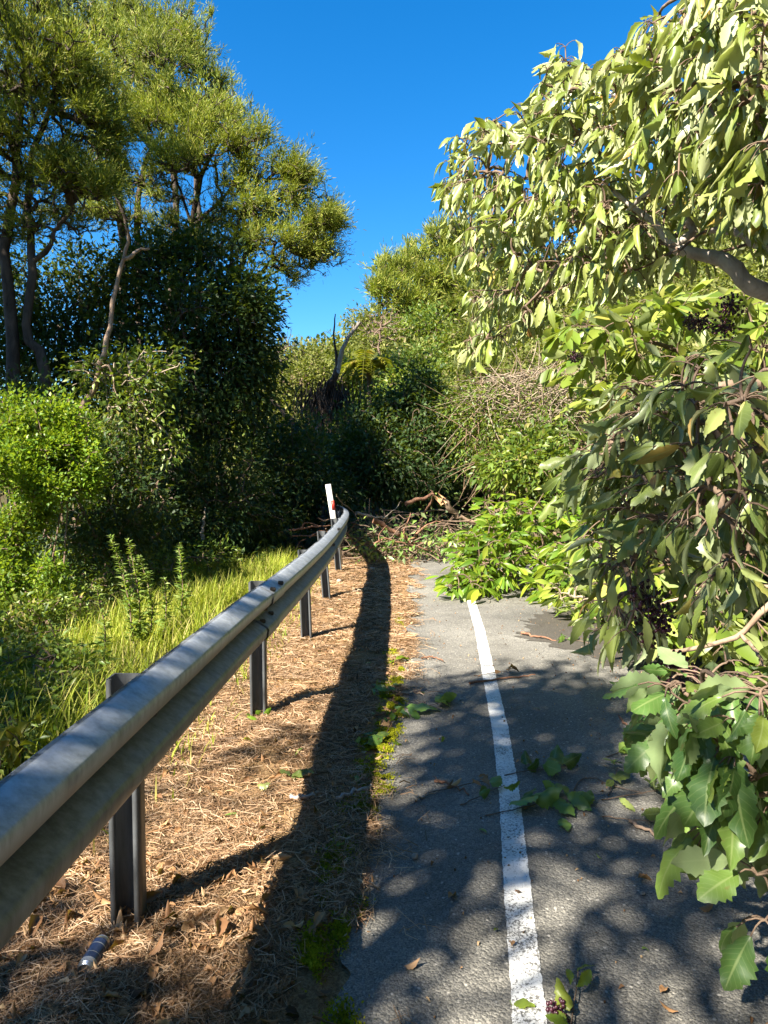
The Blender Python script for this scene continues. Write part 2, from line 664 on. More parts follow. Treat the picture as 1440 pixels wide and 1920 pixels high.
M['olive_leaf'] = leaf_mat("olive_scrub_leaves", [(0, (.08, .10, .022)), (.6, (.16, .18, .04)), (.9, (.24, .24, .07)), (1, (.28, .22, .11))], trans=.3, rough=.6, spec=.2)
M['fern'] = leaf_mat("yellow_fern_fronds", [(0, (.18, .20, .02)), (.6, (.30, .29, .03)), (1, (.38, .26, .04))], trans=.45, rough=.5)
M['wilt'] = leaf_mat("wilted_leaves", [(0, (.12, .17, .025)), (.45, (.24, .29, .055)), (.8, (.36, .39, .12)), (.93, (.44, .43, .17)), (.965, (.42, .33, .06)), (1, (.30, .15, .05))], back=(.50, .54, .30), trans=.3, rough=.42, spec=.5, vein=True)
M['droop'] = leaf_mat("drooping_dark_leaves", [(0, (.08, .12, .022)), (.5, (.18, .23, .055)), (.9, (.30, .34, .11)), (.97, (.30, .28, .05)), (1, (.26, .14, .05))], back=(.36, .42, .25), trans=.28, rough=.38, spec=.5, vein=True)
M['broad'] = leaf_mat("broad_serrated_leaves", [(0, (.055, .125, .03)), (.5, (.105, .195, .045)), (.9, (.19, .28, .055)), (1, (.26, .28, .04))], back=(.30, .38, .20), trans=.35, rough=.38, spec=.5, vein=True)
M['lime'] = leaf_mat("lime_broad_leaves", [(0, (.10, .17, .02)), (.5, (.19, .27, .035)), (.9, (.30, .34, .06)), (1, (.40, .36, .08))], back=(.35, .40, .18), trans=.4, rough=.4, spec=.45)
M['fallen_leaf'] = leaf_mat("fallen_green_leaves", [(0, (.09, .19, .04)), (.6, (.18, .30, .06)), (1, (.30, .38, .08))], back=(.38, .45, .25), trans=.35, rough=.38, spec=.5)
M['weed_leaf'] = leaf_mat('feathery_weed_leaves', [(0, (.16, .26, .05)), (.6, (.26, .38, .08)), (1, (.40, .46, .16))], trans=.5, rough=.5)
M['grass'] = leaf_mat("long_grass", [(0, (.16, .24, .02)), (.5, (.34, .39, .045)), (.85, (.48, .45, .10)), (1, (.52, .43, .18))], trans=.45, rough=.55, spec=.25, clump=1.0)
M['straw'] = leaf_mat("dry_needle_straw", [(0, (.06, .034, .02)), (.3, (.24, .135, .072)), (.7, (.46, .29, .165)), (1, (.60, .44, .30))], trans=.15, rough=.7, spec=.2, clump=1.5, clump_amt=.25)
M['dead_leaf'] = leaf_mat("dead_brown_leaves", [(0, (.06, .03, .015)), (.35, (.22, .11, .05)), (.7, (.44, .24, .11)), (1, (.56, .40, .23))], trans=.15, rough=.6, spec=.3)
M['moss'] = leaf_mat("roadside_moss", [(0, (.12, .14, .008)), (.5, (.30, .32, .014)), (1, (.44, .42, .025))], trans=.3, rough=.8, spec=.1, clump=6)
M['twig'] = bark_mat("grey_brown_twigs", (.10, .065, .045), (.24, .17, .12), 25)
M['red_twig'] = bark_mat("reddish_torn_branches", (.12, .055, .035), (.33, .18, .11), 25)
M['dry_twig'] = bark_mat("bleached_dry_twigs", (.20, .15, .10), (.42, .34, .25), 25)
M['bark_dark'] = bark_mat("dark_flaky_bark", (.03, .022, .018), (.12, .09, .07), 9)
M['bark_tan'] = bark_mat("tan_bare_bark", (.20, .13, .085), (.38, .27, .19), 9)
M['bark_grey'] = bark_mat("pale_grey_bark", (.24, .20, .17), (.52, .46, .40), 12)
M['vine_twig'] = bark_mat('brown_dry_vines', (.10, .065, .04), (.26, .18, .11), 25)
M['splinter'] = bark_mat("torn_orange_wood", (.42, .20, .09), (.62, .38, .20), 30)
M['berry'] = plain_mat("dark_purple_berries", (.05, .012, .022), .3, 0, .5, 60, .5)
M['white_paint'] = plain_mat("worn_white_paint", (.58, .56, .52), .6, 0, .25, 14)
M['red_paint'] = plain_mat("red_reflector", (.55, .05, .035), .45, 0, .3, 18)
M['can_blue'] = plain_mat("blue_printed_can", (.035, .055, .12), .35, .5, .3, 30)
M['can_metal'] = plain_mat("bare_aluminium", (.62, .63, .65), .3, .9, .1, 30)
M['can_white'] = plain_mat("pale_can_print", (.26, .28, .31), .4, .4, .3, 30)
M['stone'] = plain_mat("pale_stone", (.34, .28, .22), .85, 0, .35, 40, .2)
M['dark_rubber'] = plain_mat("dark_steel_bolt", (.10, .09, .08), .5, .7, .3, 50)


# ------------------------------------------------------------------ leaf templates (leaf along +Y, upper face +Z, length 1)
def needle_tpl():
    v = np.array([[-.06, 0, 0], [.06, 0, 0], [.045, .6, .02], [-.045, .6, .02], [0, 1, 0.03]])
    return v, np.array([[0, 1, 2, 3]]), np.array([[3, 2, 4]])


def small_leaf_tpl(w=.22, fold=.10, droop=.12):
    v = np.array([[0, 0, 0], [-w, .42, fold], [0, .5, 0], [w, .42, fold], [0, 1, -droop]], float)
    return v, None, np.array([[0, 2, 1], [0, 3, 2], [1, 2, 4], [2, 3, 4]])


def leaf_tpl(w=.20, peak=.45, fold=.28, droop=.25, curl=0.0, seg=11, teeth=.10, twist=0.0, tooth_from=.15, wave=.0):
    """a serrated leaf: midrib, two half-blades, each 2 quads wide"""
    t = np.linspace(0, 1, seg)
    base = np.sin(math.pi * t ** (math.log(.5) / math.log(peak))) ** .85
    hw = w * np.clip(base, 0.0, None)
    hw[0] = .012
    hw[-1] = .004
    tooth = np.where((np.arange(seg) % 2 == 0) & (t > tooth_from) & (t < .98), 1 - teeth, 1.0 + teeth * .6)
    hw_e = hw * tooth
    V, U = [], []
    for i, tt in enumerate(t):
        y = tt
        z = -droop * tt * tt
        a = twist * tt
        for s, wf in ((-1, 1.0), (-1, .52), (0, 0), (1, .52), (1, 1.0)):
            ww = (hw_e[i] if wf == 1.0 else hw[i] * wf) * s
            zz = z + abs(ww) * fold - curl * (ww * ww) / max(w, 1e-3) + wave * w * math.sin(tt * 14 + s * 1.3) * (wf if s else 0)
            x2 = ww * math.cos(a)
            V.append((x2, y * (1 - .12 * droop * tt), zz + ww * math.sin(a)))
            U.append((s * wf, tt))
    Q = []
    for i in range(seg - 1):
        for j in range(4):
            a = i * 5 + j
            Q.append((a, a + 1, a + 6, a + 5))
    return np.array(V), np.array(Q), np.array(U)


LONG = [leaf_tpl(.15, .50, .35, .25, .0, 13, .10, .25), leaf_tpl(.135, .52, .5, .42, .3, 13, .12, -.35),
        leaf_tpl(.165, .46, .2, .12, .5, 13, .10, .5), leaf_tpl(.11, .5, .85, .3, .0, 13, .1, -.6), leaf_tpl(.15, .55, .3, .5, .2, 13, .1, .9, .15, .1)]
LONG += [leaf_tpl(.15, .45, .9, .6, -.5, 13, .12, 1.4, .2, .15), leaf_tpl(.17, .55, -.2, -.15, 1.3, 13, .10, -.9, .2, .1), leaf_tpl(.09, .4, 1.2, .55, .0, 13, .1, .4), leaf_tpl(.19, .5, .15, .35, .8, 13, .16, .2, .1, .2)]
BROAD = [leaf_tpl(.27, .52, .18, .22, .25, 15, .14, .1, .2, .12), leaf_tpl(.25, .5, .32, .35, .1, 15, .15, -.25, .2, .15),
         leaf_tpl(.30, .5, .10, .15, .4, 15, .13, .3, .2, .1), leaf_tpl(.22, .55, .6, .5, .0, 15, .2, .5, .15, .2), leaf_tpl(.28, .45, .1, -.05, 1.0, 15, .13, -.5, .2, .18), leaf_tpl(.20, .5, .3, .45, .5, 15, .18, .8, .1, .15)]
LITTER = [leaf_tpl(.24, .5, .6, .45, -.6, 11, .08, .7, .2, .15), leaf_tpl(.17, .5, .2, -.4, 1.3, 11, .06, -1.0, .2, .1), leaf_tpl(.27, .45, .9, .3, .2, 11, .08, .4, .2, .2)]


# ------------------------------------------------------------------ foliage makers
def rand_dir(n):
    return unit(RNG.normal(size=(n, 3)))


def ell(c, r, n, shell=2.3):
    u = rand_dir(n)
    rad = RNG.random(n) ** (1 / shell)
    return np.asarray(c) + u * rad[:, None] * np.asarray(r)


def blob_px(x, y, d, rx, ry, rd, n, shell=2.3):
    """points in an ellipsoid centred on pixel (x, y) at distance d; rx, ry in pixels, rd in metres"""
    return ell(at(x, y, d), (rx / F_PX * d, rd, ry / F_PX * d), n, shell)


def poly_pts(poly, n):
    poly = np.asarray(poly, float)
    lo, hi = poly.min(0), poly.max(0)
    out = []
    tot = 0
    while tot < n:
        p = RNG.uniform(lo, hi, (n * 3, 2))
        x, y = p[:, 0], p[:, 1]
        inside = np.zeros(len(p), bool)
        j = len(poly) - 1
        for i in range(len(poly)):
            xi, yi = poly[i]
            xj, yj = poly[j]
            c = ((yi > y) != (yj > y)) & (x < (xj - xi) * (y - yi) / (yj - yi + 1e-9) + xi)
            inside ^= c
            j = i
        out.append(p[inside])
        tot += inside.sum()
    return np.concatenate(out)[:n]


def needle_crown(mb, tips, outward, per=34, L=.30, nl=.085, up=.55):
    n = len(tips)
    D = unit(outward * .55 + np.array([0, 0, up + .15]) + RNG.normal(0, .35, (n, 3)))
    ti = np.repeat(np.arange(n), per)
    s = RNG.random(len(ti))
    length = L * RNG.uniform(.6, 1.25, n)[ti]
    side = RNG.normal(0, .24, (len(ti), 3)) * (s * .7 + .25)[:, None]
    pos = tips[ti] + (D[ti] + side) * (s * length)[:, None]
    d = unit(D[ti] * .8 + side * 1.4 + RNG.normal(0, .28, (len(ti), 3)))
    R = frames(d, rand_dir(len(ti)))
    v, q, t = needle_tpl()
    sc = nl * RNG.uniform(.6, 1.35, len(ti))
    scatter(mb, v, q, pos, R, np.stack([sc * 1.25, sc, sc], 1), t)


def leaf_crown(mb, tips, outward, per=22, spread=.22, ll=.09, w=.22, droop=.25, upn=.8):
    n = len(tips)
    ti = np.repeat(np.arange(n), per)
    k = len(ti)
    off = RNG.normal(0, 1, (k, 3)) * spread * .55
    pos = tips[ti] + off
    d = unit(outward[ti] * .5 + unit(off) * .7 + RNG.normal(0, .45, (k, 3)) - np.array([0, 0, droop]))
    nn = unit(np.array([0, 0, upn]) + RNG.normal(0, .5, (k, 3)))
    R = frames(d, nn)
    v, q, t = small_leaf_tpl(w)
    sc = ll * RNG.uniform(.6, 1.35, k)
    scatter(mb, v, q, pos, R, sc, t)


def plant(name, label, cat, base, seeds, tips, leaf, twig_mat, leaf_mat_, group=None, trunks=(), r_tip=.004, r_max=.08,
          power=.45, sag=.08, bark=None, bias=.3, crown='crown', twig_sides=5, centre=None, branches='branch'):
    root = empty(name, base, label, cat, group)
    seeds = [np.asarray(s, float).reshape(-1, 3) for s in seeds]
    if trunks:
        tb = MB()
        for pts, r0, r1 in trunks:
            p = limb(tb, pts, r0, r1, 18, 9, r0 * .18)
            seeds.append(p[5::3])
        tb.build('trunk', bark or twig_mat, root, True)
    seeds = np.concatenate(seeds)
    nodes, par, cnt, n0 = connect(seeds, tips, bias)
    comp = np.arange(len(nodes))
    for i in range(n0, len(nodes)):
        comp[i] = comp[par[i]]
    for cid in np.unique(comp[n0:]):
        bm_ = MB()
        twigs(bm_, nodes, par, cnt, n0, r_tip, power, r_max, sag, twig_sides, sel=np.nonzero(comp[n0:] == cid)[0] + n0)
        bm_.build(branches, twig_mat, root, True)
    P = nodes[n0:]
    par_p = nodes[par[n0:]]
    c = P.mean(0) if centre is None else np.asarray(centre)
    o = unit(unit(P - par_p) * .6 + unit(P - c) * .7)
    lm = MB()
    leaf(lm, P, o)
    lm.build(crown, leaf_mat_, root)
    return root


# ------------------------------------------------------------------ the setting
def axis(segs):
    out = [segs[0][0]]
    for a, b, n in segs:
        out += list(np.linspace(a, b, n + 1)[1:])
    return np.array(out)


gx = axis([(-400, -60, 8), (-60, -12, 24), (-12, -3, 30), (-3, .8, 120), (.8, 4, 24), (4, 14, 30), (14, 60, 24), (60, 400, 8)])
gy = axis([(-200, -20, 10), (-20, 0, 20), (0, 14, 280), (14, 50, 60), (50, 120, 20), (120, 600, 12)])
GX, GY = np.meshgrid(gx, gy)
GZ = ground_h(GX, GY)
under = (GX > road_x(GY) - .02)
GZ = np.where(under & (GX < 3.2), np.minimum(GZ, -.012) if False else np.where(GY < 12.6, -.012, GZ), GZ)
mb = MB()
nxg, nyg = len(gx), len(gy)
i0 = (np.arange(nyg - 1)[:, None] * nxg + np.arange(nxg - 1)[None])
mb.add(np.stack([GX, GY, GZ], -1).reshape(-1, 3), np.stack([i0, i0 + 1, i0 + nxg + 1, i0 + nxg], -1).reshape(-1, 4))
tag(mb.build('ground', M['ground'], smooth=True), kind='structure')


def strip(xl, xr, ys, z, cols=2):
    mb = MB()
    t = np.linspace(0, 1, cols)
    V = np.stack([xl[:, None] * (1 - t) + xr[:, None] * t, np.repeat(ys[:, None], cols, 1), np.full((len(ys), cols), z)], -1)
    i = (np.arange(len(ys) - 1)[:, None] * cols + np.arange(cols - 1)[None])
    mb.add(V.reshape(-1, 3), np.stack([i, i + 1, i + cols + 1, i + cols], -1).reshape(-1, 4))
    return mb


ys = np.linspace(-8, 13.2, 900)
edge = road_x(ys) + .07 * (vnoise(ys * 1.7, ys * 0 + 4, 9) - .5) + .06 * (vnoise(ys * 5, ys * 0 + 2, 5) - .5) + .05 * (vnoise(ys * 17, ys * 0 + 1, 6) - .5)
tag(strip(edge, np.full_like(ys, 3.15), ys, 0.0, 8).build('road', M['asphalt']), kind='structure')
ys = np.linspace(-8, 12.5, 1500)
lx = np.interp(ys, LINE_Y, LINE_X)
rag = lambda s: .005 * (vnoise(ys * 90, ys * 0, s) - .5) + .003 * (vnoise(ys * 9, ys * 0, s + 1) - .5)
tag(strip(lx - .047 + rag(21), lx + .047 + rag(31), ys, .004).build('road_line', M['line']), kind='structure')
# washed dirt over the asphalt by the fallen trees
pts = [gnd(*p) for p in ((985, 1192), (1000, 1160), (1060, 1135), (1130, 1120), (1330, 1140), (1500, 1200), (1560, 1330), (1400, 1345), (1290, 1296), (1235, 1276), (1160, 1252), (1080, 1226))]
pts = np.array(pts + [pts[0]])
rim = resample(pts, 160)[:-1]
c = rim.mean(0)
rim = c + (rim - c) * (1 + .07 * RNG.normal(size=(len(rim), 1)))
rim[:, 2] = .004
c[2] = .004
mb = MB().add(np.vstack([rim, c]), None, [[i, (i + 1) % len(rim), len(rim)] for i in range(len(rim))])
tag(mb.build('road_dirt', M['dirt']), kind='structure')


# ------------------------------------------------------------------ guardrail
def build_guardrail():
    root = empty('guardrail', (rail_x(2.3), 2.3, 0), "long galvanised steel guardrail curving along the straw covered verge", "guardrail")
    half = [(.0, .312), (.016, .312), (.026, .308), (.083, .279), (.090, .271), (.092, .260), (.092, .232), (.089, .222), (.079, .213), (.012, .177), (.003, .168), (.0, .156)]
    prof = np.array(half + [(o_, .312 - z_) for o_, z_ in half[-2::-1]])
    prof[:, 0] += .02 + (prof[:, 1] - .156) * math.sin(math.radians(9))
    inner = prof - np.array([.0035, 0])
    loop = np.vstack([prof, inner[::-1]])
    p = resample(np.stack([RAIL_X, RAIL_Y, np.zeros_like(RAIL_Y)], 1), 180)
    T = np.gradient(p, axis=0)
    T = unit(T)
    nrm = np.stack([T[:, 1], -T[:, 0], np.zeros(len(T))], 1)       # to the road side
    z0 = .548 + .006 * np.sin(p[:, 1] * .8)
    V = p[:, None] - nrm[:, None] * .05 + nrm[:, None] * loop[None, :, :1] + np.array([0, 0, 1.0]) * (loop[None, :, 1:] + z0[:, None, None])
    k, m = V.shape[:2]
    i = np.arange(k - 1)[:, None] * m + np.arange(m)[None]
    j = np.arange(k - 1)[:, None] * m + (np.arange(m)[None] + 1) % m
    mb = MB().add(V.reshape(-1, 3), np.stack([i, i + m, j + m, j], -1).reshape(-1, 4))
    mb.build('beam', M['steel'], root, False)
    # splice laps: a second skin of the same section, with bolts
    for y0 in (3.85, 7.65):
        sel = [q for q in range(k) if y0 - .17 < p[q, 1] < y0 + .17]
        a, b = sel[0], sel[-1]
        W = V[[a, b]][:, :len(prof)] + nrm[[a, b]][:, None] * .007
        mm = len(prof)
        q = np.arange(mm - 1)
        mbs = MB().add(W.reshape(-1, 3), np.stack([q, q + mm, q + mm + 1, q + 1], -1))
        W2 = W - nrm[[a, b]][:, None] * .0035
        mbs.add(W2.reshape(-1, 3), np.stack([q, q + 1, q + mm + 1, q + mm], -1))
        sp = mbs.build('splice_lap', M['steel'], root)
        for f in (.15, .85):
            pos = p[a] * (1 - f) + p[b] * f
            for (o_, hz) in ((.072, .294), (.042, .190), (.042, .122), (.072, .05)):
                c0 = pos + nrm[a] * (o_ - .03 + (hz - .156) * .156) + np.array([0, 0, hz + z0[a]])
                mbb = MB()
                tubes(mbb, np.array([[c0 - nrm[a] * .006, c0 + nrm[a] * .018, c0 + nrm[a] * .022]]), np.array([[.013, .012, .006]]), 8)
                mbb.build('bolt', M['dark_rubber'], sp)
    # C-section posts, open to the viewer
    base_px = [(262, 1733), (497, 1345), (585, 1200), (627, 1125), (647, 1074)]
    tops = [(246, 1272), (490, 1102), (574, 1036), (612, 998), (634, 975)]
    pxs = [gnd(*b) for b in base_px]
    ys_ = [-.0 + b[1] for b in pxs] + [12.05, 13.1, .38, -1.55]
    for n_, y_ in enumerate(ys_):
        if n_ < len(pxs):
            bx = pxs[n_].copy() - [.035 if n_ < 3 else .06, 0, 0]
            tx = at(tops[n_][0], tops[n_][1], y_)
            top = np.array([tx[0] - (.025 if n_ < 3 else .06), y_ + .01, .815 if n_ < 2 else .785])
        else:
            bx = np.array([rail_x(y_) - .13, y_, 0])
            top = bx + np.array([-.01, 0, .815])
        bx[2] = -.35
        w, dp, th = .046, .036, .006
        sec = np.array([(-w, -dp), (-w, dp), (w, dp), (w, -dp), (w - .016, -dp), (w - .016, -dp + th), (w - th, -dp + th), (w - th, dp - th), (-w + th, dp - th), (-w + th, -dp + th), (-w + .016, -dp + th), (-w + .016, -dp)])
        bott = np.concatenate([sec, np.zeros((12, 1))], 1) + bx
        topp = np.concatenate([sec, np.zeros((12, 1))], 1) + top
        q = [(i_, (i_ + 1) % 12, (i_ + 1) % 12 + 12, i_ + 12) for i_ in range(12)]
        q = [t[::-1] for t in q]
        mbp = MB().add(np.vstack([bott, topp]), q)
        mbp.add(topp, [(0, 1, 8, 9), (1, 2, 7, 8), (2, 3, 6, 7)])
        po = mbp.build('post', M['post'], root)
        # bolt through the valley of the beam
        c0 = np.array([rail_x(y_) - .027, y_, .548 + .156])
        mbb = MB()
        tubes(mbb, np.array([[c0 - [.02, 0, 0], c0 + [.014, 0, 0], c0 + [.02, 0, 0]]]), np.array([[.016, .016, .008]]), 10)
        # packer between post and beam
        mid = bx * .3 + top * .7
        bb = np.array([[sx * .02, sy * .04, sz * .10] for sx in (-1, 1) for sy in (-1, 1) for sz in (-1, 1)], float)
        pc = np.array([rail_x(y_) - .052, y_ + .02, .69])
        mbb.add(bb + pc, [(0, 1, 3, 2), (4, 6, 7, 5), (0, 4, 5, 1), (2, 3, 7, 6), (0, 2, 6, 4), (1, 5, 7, 3)])
        mbb.build('bracket', M['post'], po)
    return root


build_guardrail()

# white marker post with a red band, leaning at the bend of the rail
mk = empty('marker_post', at(640, 1060, 10.9) * [1, 1, 0], "white marker post with red band leaning at the far bend of the guardrail", "marker post")
top = at(615, 908, 10.9)
bot = at(641, 1060, 10.9)
bot[2] = -.1


def slab_between(a, b, w, t):
    ax = unit(b - a)
    X = unit(np.cross(ax, np.array([0, 1.0, 0])))
    Y = np.cross(ax, X)
    V = [a + X * sx * w / 2 + Y * sy * t / 2 for sx, sy in ((-1, -1), (1, -1), (1, 1), (-1, 1))]
    V += [b + X * sx * w / 2 + Y * sy * t / 2 for sx, sy in ((-1, -1), (1, -1), (1, 1), (-1, 1))]
    Q = [(0, 1, 5, 4), (1, 2, 6, 5), (2, 3, 7, 6), (3, 0, 4, 7), (4, 5, 6, 7), (3, 2, 1, 0)]
    return np.array(V), Q


V, Q = slab_between(bot, top, .082, .03)
MB().add(V, Q).build('post_body', M['white_paint'], mk)
u = unit(top - bot)
Lm = np.linalg.norm(top - bot)
V, Q = slab_between(bot + u * (Lm - .40) + [.026, 0, 0], bot + u * (Lm - .25) + [.026, 0, 0], .050, .036)
MB().add(V, Q).build('red_band', M['red_paint'], mk)


# ------------------------------------------------------------------ tall kanuka trees on the left
def kanuka(label, base, trunks, blobs, dens=1.0, group='tall kanuka trees left of the guardrail', per=44, L=.33, nl=.075, r_tip=.006, r_max=.07):
    tips = []
    for (x, y, d, rx, ry, rd, n) in blobs:
        k = max(3, int(round(rx * ry / 750)))
        for _ in range(k):
            a_ = RNG.uniform(0, 2 * math.pi)
            q_ = RNG.random() ** .5 * .85
            px_, py_ = x + rx * q_ * math.cos(a_), y + ry * q_ * math.sin(a_)
            p_ = blob_px(px_, py_, d + rd * RNG.uniform(-.8, .8), rx * RNG.uniform(.36, .58), ry * RNG.uniform(.17, .30), rd * .5, int(n * dens * 1.45 / k), 1.7)
            # pads tilt up towards the middle of the crown and have flat undersides
            tips.append(p_)
        tips.append(blob_px(x, y, d, rx * 1.12, ry * 1.05, rd * 1.1, int(n * dens * .35), 4.0))
    tips = np.concatenate(tips)
    tr = []
    for pts, r0, r1 in trunks:
        tr.append((np.array([at(*p) for p in pts]), r0 * .72, r1 * .8))
    return plant('kanuka_tree', label, 'tree', base, [], tips,
                 lambda mb, P, o: needle_crown(mb, P, o, per, L, nl), M['bark_dark'], M['kanuka'], group, tr, r_tip, r_max, .42, .06, M['bark_dark'], .22)


def foot(x, y, d, dz=0.0):
    p = at(x, y, d)
    p[2] = ground_h(p[0], p[1]) + dz
    return p


def trunk_px(x, d):
    """pixel row where the ground lies at column x and distance d"""
    X = (x - 720.0) / F_PX * d
    h = float(ground_h(X, d))
    return 883 + (CAM_H - h) / d * F_PX


b0 = foot(28, 900, 10.5)
kanuka("nearest kanuka at the left edge with two dark trunks and a broad feathery crown", b0,
       [([(28, trunk_px(28, 10.5) + 20, 10.5), (26, 760, 10.5), (18, 600, 10.6), (12, 450, 10.7), (28, 320, 10.8), (40, 180, 10.8), (60, 60, 10.9)], .15, .05),
        ([(80, trunk_px(80, 10.6) + 20, 10.6), (84, 720, 10.6), (50, 620, 10.6), (62, 490, 10.7), (48, 380, 10.8), (70, 270, 10.9), (110, 170, 11)], .12, .04),
        ([(62, 490, 10.7), (92, 465, 10.6), (104, 430, 10.6), (130, 400, 10.5)], .06, .03)],
       [(40, -30, 11, 130, 70, 1.2, 120), (60, 60, 11, 110, 70, 1.1, 150), (-60, 60, 11, 90, 120, 1.2, 110), (30, 150, 10.8, 120, 60, 1.0, 150), (120, 160, 10.9, 80, 60, .8, 100),
        (180, 205, 10.8, 50, 28, .6, 60), (160, 250, 10.7, 60, 40, .6, 60), (20, 240, 10.6, 100, 50, .8, 110), (-40, 330, 10.6, 90, 60, .8, 60), (40, 330, 11, 80, 50, .7, 55), (20, 420, 11, 80, 50, .7, 45), (100, 300, 11.2, 70, 40, .7, 45), (190, 300, 11, 50, 40, .6, 40), (100, 410, 11.2, 80, 45, .7, 55), (0, 480, 11.2, 60, 50, .6, 35),
        (140, 360, 10.2, 60, 50, .5, 85), (110, 330, 10.2, 50, 30, .4, 40)], 1.0)

b1 = foot(250, 900, 14.5)
kanuka("leaning kanuka with many stems and crown layers reaching out to the open sky", b1,
       [([(225, trunk_px(225, 14.5) + 15, 14.5), (228, 700, 14.5), (232, 520, 14.5), (226, 400, 14.4), (212, 290, 14.3), (225, 200, 14.2), (260, 120, 14.2)], .15, .04),
        ([(262, trunk_px(262, 14.6) + 15, 14.6), (262, 640, 14.6), (258, 480, 14.5), (262, 360, 14.4), (282, 280, 14.3), (330, 210, 14.2)], .13, .04),
        ([(300, trunk_px(300, 14.6) + 15, 14.6), (320, 640, 14.5), (350, 480, 14.4), (366, 380, 14.2), (390, 300, 14.1), (420, 250, 14)], .12, .035),
        ([(330, trunk_px(330, 14.5) + 15, 14.5), (400, 590, 14.2), (440, 520, 14), (478, 440, 13.9), (510, 380, 13.8), (560, 340, 13.8)], .10, .03),
        ([(366, 470, 14.4), (352, 400, 14.3), (330, 330, 14.2), (340, 280, 14.1)], .05, .02),
        ([(366, 420, 14.2), (420, 370, 14), (455, 320, 13.8), (470, 290, 13.8)], .05, .02),
        ([(430, 535, 14), (440, 440, 13.9), (470, 370, 13.8), (500, 340, 13.7)], .05, .02),
        ([(245, 480, 14.3), (232, 400, 14.1), (200, 340, 14), (190, 290, 13.9)], .06, .02),
        ([(400, 590, 14.2), (480, 520, 13.8), (520, 480, 13.6), (570, 440, 13.5), (610, 420, 13.5)], .06, .02)],
       [(200, 90, 14, 90, 60, 1.0, 110), (290, 130, 14.1, 80, 70, 1.0, 110), (220, 180, 13.8, 80, 60, .9, 100), (280, 220, 13.6, 60, 50, .8, 80),
        (340, 210, 13.8, 70, 45, .9, 100), (420, 220, 13.8, 65, 50, .9, 110), (380, 270, 13.4, 90, 40, .9, 110), (450, 280, 13.6, 55, 45, .8, 80),
        (330, 290, 13.2, 60, 30, .7, 50), (500, 330, 13.6, 60, 30, .7, 70), (550, 350, 13.6, 55, 45, .8, 100), (580, 400, 13.5, 50, 45, .8, 90),
        (520, 400, 13.5, 60, 35, .8, 70), (600, 430, 13.5, 40, 30, .6, 60), (570, 470, 13.4, 55, 35, .7, 70), (500, 460, 13.5, 60, 28, .7, 50), (600, 495, 13.4, 35, 25, .5, 40), (450, 350, 13.8, 50, 22, .6, 40), (240, 320, 14.4, 60, 40, .7, 40), (210, 400, 14.4, 60, 40, .7, 35), (300, 390, 14.6, 50, 40, .6, 25), (420, 400, 14.2, 60, 30, .6, 45), (250, 270, 14.3, 70, 40, .7, 60), (320, 340, 14.2, 80, 40, .7, 60), (180, 340, 14.4, 70, 50, .7, 55), (500, 520, 13.6, 60, 25, .6, 35), (450, 430, 14, 60, 40, .7, 50), (240, 390, 14.4, 90, 45, .7, 70), (350, 430, 14.3, 80, 40, .7, 60), (420, 480, 14.0, 60, 35, .6, 45), (300, 460, 14.5, 70, 35, .6, 40)], 1.0)

b2 = foot(330, 900, 18)
kanuka("tallest kanuka at the back, its dome standing clear against blue sky", b2,
       [([(330, trunk_px(330, 18) + 10, 18), (318, 600, 18), (330, 400, 18), (322, 250, 18), (320, 130, 18)], .17, .05),
        ([(350, trunk_px(350, 18.2) + 10, 18.2), (372, 560, 18.2), (370, 380, 18.2), (360, 230, 18.1), (350, 130, 18)], .14, .04)],
       [(290, 50, 18, 110, 38, 1.4, 130), (180, 40, 18, 80, 38, 1.2, 90), (350, 80, 18, 50, 45, 1.0, 90), (370, 130, 18, 35, 45, .9, 70), (300, 110, 18, 90, 50, 1.3, 120),
        (380, 170, 18, 40, 35, .9, 60), (330, 180, 18, 60, 40, 1.0, 70), (250, 60, 17.6, 60, 40, 1.0, 60)], 1.0, per=46, L=.32, nl=.09)


# ------------------------------------------------------------------ broadleaf trees and shrubs
def bush(label, blobs, leaf=('mid_leaf', 20, .2, .09), cat='shrub', name='shrub', group=None, base=None, bark='twig', stems=3, r_tip=.004, w=.22,
         droop=.25, stem_r=.03, shell=2.3, crown='foliage', r_max=.04):
    mat, per, spread, ll = leaf
    tips = np.concatenate([blob_px(*b[:6], b[6], shell) for b in blobs])
    gz = ground_h(tips[:, 0], tips[:, 1]) + .05
    tips[:, 2] = np.maximum(tips[:, 2], gz)
    c = tips.mean(0)
    if base is None:
        base = c.copy()
        base[2] = ground_h(base[0], base[1]) - .05
    tr = []
    top = np.percentile(tips[:, 2], 60)
    for i in range(stems):
        a = RNG.normal(0, .18, 2)
        t = c + RNG.normal(0, .25, 3) * np.ptp(tips, axis=0) * .6
        t[2] = max(top, base[2] + .3)
        b_ = base + np.array([a[0], a[1], 0])
        tr.append((np.array([b_, b_ * .6 + t * .4 + RNG.normal(0, .12, 3), t]), stem_r, stem_r * .35))
    return plant(name, label, cat, base, [], tips, lambda mb, P, o: leaf_crown(mb, P, o, per, spread, ll, w, droop), M[bark], M[mat], group, tr, r_tip, r_max,
                 .42, .06, M[bark], .25, crown)


